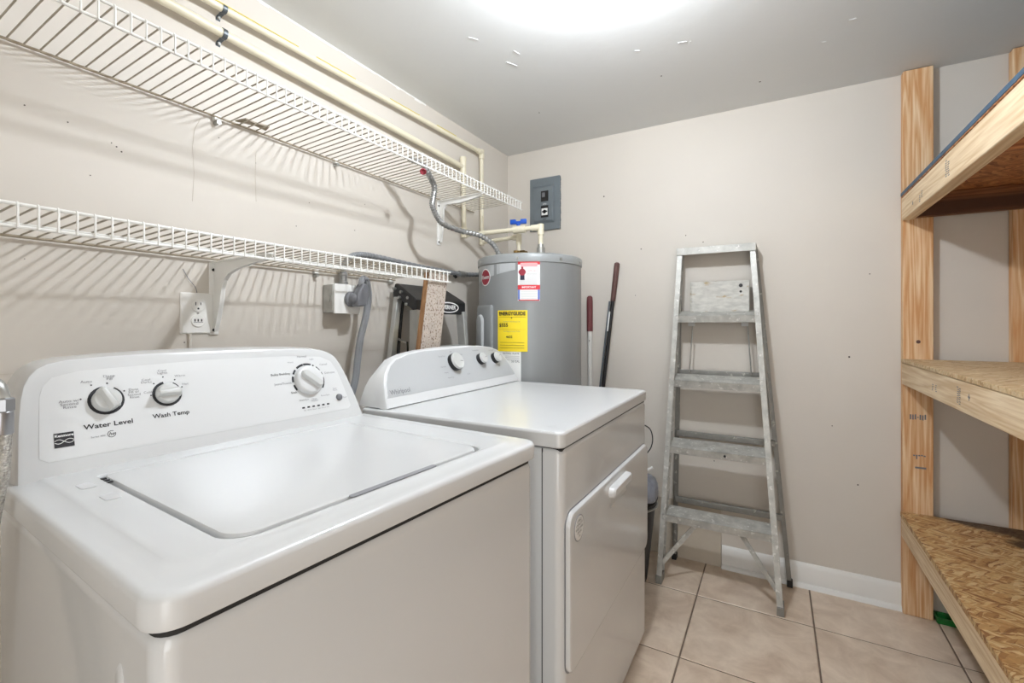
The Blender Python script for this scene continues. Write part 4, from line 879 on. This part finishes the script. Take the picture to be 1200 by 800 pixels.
obj('back_panel', MB().bar((0.075, 1.585, 1.255), (0.075, 1.585, 0.40), 0.040, 0.006, (0, 1, 0)), 'grip_brown', pls)
for a, b5 in (((0.055, 1.425, 1.10), (0.13, 1.40, 1.085)), ((0.075, 1.415, 1.085), (0.11, 1.36, 0.98)), ((0.13, 1.40, 1.09), (0.15, 1.385, 0.98))):
    obj('spreader', MB().bar(a, b5, 0.008, 0.004, (0, 0, 1) if a[2] == 1.10 else (0, 1, 0)), 'galv' if a[2] == 1.10 else 'black', pls)

# loose strand-board plank standing behind the lip of the lower shelf
pk = thing('wood_plank', 'narrow strand-board plank standing upright against the lower wire shelf end', 'plank', (0.30, 1.2, 0))
A = Vector((0.262, 1.395, 1.374)); B = Vector((0.50, 1.00, 0.0)); B = Vector((0.262, 1.255, 0.40))
plank = MB(); wv_ = Vector((0.0, 0.104, 0.012)); th = Vector((-0.028, -0.022, 0)); 
c0 = [Vector((0.290, 1.340, 1.352)), Vector((0.290, 1.452, 1.354)), Vector((0.290, 1.225, 0.05)), Vector((0.290, 1.115, 0.05))]
plank.prism(c0, (-0.018, -0.004, 0)); obj('board', plank, 'pine_edge', pk, label='brown-edged board')
pf = MB(); pf.prism([v+Vector((0.0008, 0, 0)) for v in c0], (0.0012, 0, 0)); obj('chipboard_face', pf, 'chip', pk, sm=False)

# ------------------------------------------------------------------ two handles leaning on the back wall
p1 = thing('tool_handle', 'white pole with a maroon grip leaning beside the water heater', 'pole', (0.545, 2.33, 0))
a = Vector((0.527, 2.405, 1.305)); b_ = Vector((0.56, 2.33, 0.0)); d_ = (b_-a).normalized()
obj('pole', MB().cyl(a+d_*0.17, b_, 0.0125, 14), 'white_pole', p1)
obj('grip', MB().tube([a-d_*0.008, a, a+d_*0.02, a+d_*0.185], 0.0165, 14, rad=[0.009, 0.0155, 0.0168, 0.0160]), 'grip', p1)
obj('screw', MB().cyl(a+d_*0.235+Vector((0.002, -0.012, 0)), a+d_*0.235+Vector((0.002, -0.015, 0)), 0.003, 8), 'black', p1)
p2 = thing('tool_handle', 'black pole with a brown grip leaning on the wall left of the ladder', 'pole', (0.50, 2.28, 0))
a = Vector((0.677, 2.410, 1.480)); b_ = Vector((0.535, 2.32, 0.0)); d_ = (b_-a).normalized()
obj('pole', MB().cyl(a+d_*0.18, b_, 0.0095, 12), 'black', p2)
obj('grip', MB().tube([a-d_*0.006, a, a+d_*0.02, a+d_*0.200], 0.0150, 14, rad=[0.008, 0.0140, 0.0148, 0.0125]), 'grip_brown', p2)
obj('label_strip', MB().bar(a+d_*0.255+Vector((-0.008, -0.008, 0)), a+d_*0.36+Vector((-0.008, -0.008, 0)), 0.007, 0.002, (1, 0, 0)), 'paper', p2, label='white label strip')
obj('side_rod', MB().cyl(a+d_*0.20+Vector((-0.017, 0, 0)), b_+Vector((-0.017, 0, 0)), 0.0055, 10), 'steel_box', p2)

# ------------------------------------------------------------------ aluminium stepladder folded against the back wall
ld = thing('step_ladder', 'worn aluminium stepladder with four steps folded against the back wall', 'ladder', (1.18, 2.15, 0))
def rl(z, side):   # centre of the front rails at height z
    t = z/1.49
    if side < 0: x = 0.946+(1.002-0.946)*t+0.006
    else: x = 1.434+(1.328-1.434)*t-0.010
    return Vector((x, 2.155+0.205*t, z))
def channel(a, b, w, dpt, outw):
    """C section rail, web facing outwards, flanges pointing inwards"""
    mb = MB(); t = 0.003
    a = Vector(a); b = Vector(b)
    s = 1 if outw > 0 else -1
    mb.bar(a+Vector((s*(w/2-t/2), 0, 0)), b+Vector((s*(w/2-t/2), 0, 0)), t, dpt, (1, 0, 0))
    for e in (-1, 1): mb.bar(a+Vector((0, e*(dpt/2-t/2), 0)), b+Vector((0, e*(dpt/2-t/2), 0)), w, t, (1, 0, 0))
    return mb
for s in (-1, 1):
    r0 = obj('front_rail', channel(rl(0.03, s), rl(1.50, s), 0.022, 0.062, s), 'alu', ld)
    f0 = rl(0.0, s); obj('foot', MB().box(f0.x-0.013, f0.x+0.013, f0.y-0.034, f0.y+0.034, 0.0, 0.034), 'alu_dark', ld, 0.002)
for z in (0.30, 0.60, 0.90, 1.20):
    a0 = rl(z-0.015, -1); a1 = rl(z-0.015, 1); tl = math.radians(14 if z > 0.5 else 8)
    mb = MB(); dep = 0.094; yF = a0.y-0.030
    for k_, (u0, u1, w0, w1) in enumerate(((0, dep, -0.003, 0), (0, 0.003, -0.034, 0), (dep-0.003, dep, -0.026, 0))):
        mt = Matrix.Translation((0, yF, z)) @ Matrix.Rotation(tl, 4, 'X')
        mb.box(a0.x-0.006, a1.x+0.006, u0, u1, w0, w1, mt)
    so = obj('step', mb, 'alu', ld, 0.0012)
    tr = MB(); mt = Matrix.Translation((0, yF, z)) @ Matrix.Rotation(tl, 4, 'X')
    for i in range(6): tr.box(a0.x, a1.x, 0.010+i*0.011, 0.014+i*0.011, 0, 0.0012, mt)
    obj('tread_ribs', tr, 'alu', so)
    for s in (-1, 1):
        q_ = rl(z-0.012, s)
        for dz in (-0.008, 0.012): obj('rivet', MB().cyl(q_+Vector((s*-0.002, -0.0305, dz)), q_+Vector((s*-0.002, -0.0345, dz)), 0.0042, 10), 'alu_clean', ld)
# top cap frame
ta = rl(1.50, -1); tb = rl(1.50, 1)
tp = MB(); tp.box(ta.x-0.014, tb.x+0.014, ta.y-0.036, D-0.004, 1.512, 1.522); tp.box(ta.x-0.014, tb.x+0.014, ta.y-0.0385, ta.y-0.0362, 1.488, 1.5225)
tp.box(ta.x-0.014, ta.x-0.011, ta.y-0.036, D-0.004, 1.488, 1.522); tp.box(tb.x+0.011, tb.x+0.014, ta.y-0.036, D-0.004, 1.488, 1.522)
obj('top_cap', tp, 'alu', ld, 0.001)
# rear frame
rrL = lambda z: Vector((0.972+0.026*z/1.5, 2.398+0.004*z/1.5, z)); rrR = lambda z: Vector((1.462-0.135*z/1.5, 2.398+0.004*z/1.5, z))
for f_, s in ((rrL, -1), (rrR, 1)):
    obj('rear_rail', channel(f_(0.02), f_(1.50), 0.018, 0.026, s), 'alu_dark', ld)
    q_ = f_(0); obj('foot', MB().box(q_.x-0.011, q_.x+0.011, q_.y-0.022, q_.y+0.016, 0, 0.026), 'rubber', ld, 0.002)
for z in (0.30, 0.625, 0.925): obj('rear_bar', MB().box(rrL(z).x, rrR(z).x, 2.374, 2.396, z-0.013, z+0.013), 'alu_dark', ld, 0.002)
# folded bucket shelf covered in paint
bs = MB(); bs.box(1.050, 1.304, 2.372, 2.378, 1.216, 1.362); bs.box(1.050, 1.054, 2.360, 2.378, 1.216, 1.362); bs.box(1.300, 1.304, 2.360, 2.378, 1.216, 1.362); bs.box(1.050, 1.304, 2.360, 2.364, 1.216, 1.222)
bso = obj('bucket_shelf', bs, 'paint_plate', ld, 0.001, label='bucket shelf splashed with old paint')
for x, z, r in ((1.268, 1.338, 0.0085), (1.268, 1.310, 0.0055)): obj('shelf_hole', MB().cyl((x, 2.3725, z), (x, 2.3712, z), r, 14), 'black', bso)
for x in (1.055, 1.285): obj('shelf_foot', MB().box(x-0.015, x+0.015, 2.362, 2.376, 1.150, 1.175), 'plastic_white', ld, 0.002)
for xa, xb in ((1.062, 1.048), (1.296, 1.312)): obj('shelf_link', MB().cyl((xa, 2.366, 1.16), (xb, 2.352, 0.93), 0.003, 8), 'galv', ld)
obj('side_rod', MB().tube([(1.352, 2.362, 1.09), (1.362, 2.352, 1.02), (1.385, 2.335, 0.80), (1.388, 2.334, 0.74)], 0.0045, 8), 'alu_clean', ld)
for xa, xb, s in ((0.962, 1.105, -1), (1.412, 1.272, 1)): obj('knee_brace', MB().bar((xa, 2.150, 0.085), (xb, 2.200, 0.275), 0.020, 0.006, (0, 0, 1)), 'alu', ld, 0.001)
obj('paint_spot', MB().cyl((1.215, 2.2045, 0.586), (1.215, 2.2030, 0.586), 0.0055, 8), 'ink', ld)

# pale board standing on the floor behind the ladder
bb = MB(); bb.box(0.70, 1.182, D-0.012, D-0.002, 0.0, 0.285)
base_origin(tag(obj('board_panel', bb, 'board', bevel=0.001), 'pale low board standing against the wall behind the ladder', 'board'))

# waste bin between dryer and ladder
bn = thing('waste_bin', 'black tapered bin with a grey bag between dryer and ladder', 'bin', (0.80, 2.10, 0))
obj('bin_body', MB().lathe([(0.098, 0.012), (0.100, 0.02), (0.118, 0.18), (0.136, 0.355), (0.142, 0.358), (0.142, 0.372), (0.134, 0.374)], (0.805, 2.10, 0), 40), 'black', bn)
bp_ = [(0.139, 0.34), (0.1455, 0.345), (0.148, 0.365), (0.144, 0.372), (0.146, 0.388), (0.150, 0.400), (0.149, 0.43), (0.138, 0.455), (0.118, 0.470), (0.08, 0.485), (0.02, 0.490)]
bgm = MB(); bgm.loft([[(0.805+r*(1+0.018*math.sin(7*t_+9*z)+0.012*math.sin(13*t_))*math.cos(t_), 2.10+r*(1+0.018*math.sin(7*t_+9*z))*math.sin(t_), z+0.004*math.sin(5*t_)) for t_ in [2*PI*k/56 for k in range(56)]] for r, z in bp_[4:]])
obj('bin_bag', bgm, 'bag', bn, label='grey plastic bag over the bin top')
for z in (0.352, 0.383): obj('rim_band', MB().lathe([(0.1435, z-0.005), (0.147, z-0.003), (0.147, z+0.003), (0.1435, z+0.005)], (0.805, 2.10, 0), 40), 'black' if z > 0.36 else 'galv', bn)
base_origin(tag(obj('white_hook', MB().tube([(0.885, 2.07, 0.478), (0.905, 2.075, 0.51), (0.935, 2.085, 0.528)], 0.0055, 8), 'plastic_white'), 'small white plastic hook on top of the grey bin bag', 'hook'))
base_origin(tag(obj('black_cable', MB().tube(smooth_path([(0.89, 2.10, 0.485), (0.895, 2.12, 0.56), (0.915, 2.14, 0.60), (0.92, 2.15, 0.64), (0.905, 2.16, 0.68), (0.86, 2.17, 0.70)], 8), 0.0028, 6), 'black'), 'thin black cable looping above the bin bag beside the dryer', 'cable'))

# ------------------------------------------------------------------ timber shelving along the right side
# (posts stand against the back wall and out of view towards the camera; three decks)
un = thing('timber_shelving', 'pine two-by-four shelving unit with three decks at the right', 'shelving', (1.85, 2.39, 0))
YF = 0.15
def post(x0, x1, y0, y1, z1=H-0.001, lab=None): return obj('post', MB().box(x0, x1, y0, y1, 0, z1), 'pine_z', un, 0.0025, label=lab)
pA = post(1.851, 1.944, 2.386, 2.424, 2.172); pB = post(2.165, 2.256, 2.386, 2.424, 2.172)
post(1.851, 1.889, 0.20, 0.29, 2.172); post(2.455, 2.493, 0.20, 0.29, 2.172)
# upper deck
xa = 1.848
ub = obj('front_board', MB().box(xa-0.002, xa+0.036, YF, 2.385, 1.574, 1.664), 'pine_y', un, 0.003)
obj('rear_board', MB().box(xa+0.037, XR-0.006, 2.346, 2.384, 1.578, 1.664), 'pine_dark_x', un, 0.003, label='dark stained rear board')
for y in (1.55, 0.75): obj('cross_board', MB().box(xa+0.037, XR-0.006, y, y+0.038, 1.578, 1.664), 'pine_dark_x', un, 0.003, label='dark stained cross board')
dk = obj('deck_panel', MB().box(xa-0.004, XR-0.006, YF, 2.384, 1.6645, 1.669), 'osb_brown', un, 0.001, label='brown strand-board panel with a blue top sheet')
obj('blue_sheet', MB().box(xa-0.005, XR-0.006, YF, 2.384, 1.6692, 1.683), 'bluetarp', dk, 0.001, label='thin blue top sheet')
# middle deck
obj('front_board', MB().box(xa-0.002, xa+0.036, YF, 2.385, 0.920, 1.006), 'pine_y', un, 0.003)
obj('rear_board', MB().box(xa+0.037, XR-0.006, 2.346, 2.384, 0.920, 1.006), 'pine_x', un, 0.003)
for y in (1.45, 0.70): obj('cross_board', MB().box(xa+0.037, XR-0.006, y, y+0.038, 0.920, 1.006), 'pine_x', un, 0.003)
obj('deck_panel', MB().box(xa-0.004, XR-0.006, YF, 2.384, 1.0068, 1.0205), 'osb_pale', un, 0.001, label='pale strand-board panel')
# bottom deck: thick strand board resting on a recessed frame
bd = MB().box(xa-0.006, XR-0.006, YF, 2.384, 0.392, 0.410)
o = obj('deck_panel', bd, 'osb', un, 0.001, label='strand-board panel with a dark water stain at the back')
o2 = obj('front_board', MB().box(xa-0.003, xa+0.033, YF, 2.385, 0.312, 0.3915), 'pine_y', un, 0.003)
obj('rear_board', MB().box(xa+0.037, XR-0.006, 2.346, 2.384, 0.312, 0.3915), 'pine_x', un, 0.003)
# ink stamps on the timber
def stamp(parent, cells, plane):
    mb = MB()
    for (a_, b6, w, h) in cells:
        if plane == 'front': mb.box(xa-0.0026, xa-0.0022, a_-w/2, a_+w/2, b6-h/2, b6+h/2)
        else: mb.box(a_-w/2, a_+w/2, 2.3852, 2.3858, b6-h/2, b6+h/2)
    o_ = obj('grade_stamp', mb, 'plug', parent, sm=False, kind='stuff', label='dark ink stamp'); return o_
cells = []
for yy, zz, n in ((2.12, 1.612, 4), (2.09, 1.622, 4), (1.83, 1.620, 8), (1.81, 1.618, 7)):
    for i in range(n): cells.append((yy+random.uniform(-.004, .004), zz-0.022+i*0.0065, 0.013, 0.0028))
cells += [(2.21, 1.605, 0.008, 0.012)]
stamp(ub, cells, 'front')
cells = []
for yy, zz, n in ((1.965, 0.968, 4), (1.93, 0.968, 4), (1.73, 0.963, 8), (1.715, 0.960, 8)):
    for i in range(n): cells.append((yy+random.uniform(-.003, .003), zz-0.020+i*0.006, 0.011, 0.0026))
cells += [(1.645, 0.968, 0.004, 0.018), (1.645, 0.968, 0.014, 0.005)]
mf = [c for c in un.children if c.name.startswith('front_board')][1]
stamp(mf, cells, 'front')
cells = []
for i in range(7): cells.append((1.874+i*0.0075, 0.792+random.uniform(-.002, .002), 0.0045, 0.020 if i != 3 else 0.004))
for i in range(5): cells.append((1.885+i*0.008, 0.640+random.uniform(-.002, .002), 0.006, 0.005))
cells += [(1.905, 0.592, 0.034, 0.007), (1.893, 0.632, 0.004, 0.012)]
stamp(pA, cells, 'post')
kn = MB(); kn.cyl((1.898, 2.3853, 1.09), (1.898, 2.3857, 1.09), 0.007, 14); obj('wood_knot', kn, 'grip_brown', pA, sm=False, kind='stuff')
# green object on the floor behind the first post
gb = thing('green_tray', 'bright green plastic tray on the floor under the timber shelving', 'tray', (1.99, 2.39, 0))
obj('tray_body', MB().loft([rring(1.952, 2.02, 2.375, 2.42, 0.0, 0.008), rring(1.948, 2.024, 2.371, 2.422, 0.022, 0.01), rring(1.946, 2.026, 2.369, 2.423, 0.025, 0.01), rring(1.954, 2.018, 2.377, 2.416, 0.024, 0.008), rring(1.958, 2.014, 2.380, 2.412, 0.006, 0.008)]), 'green', gb)
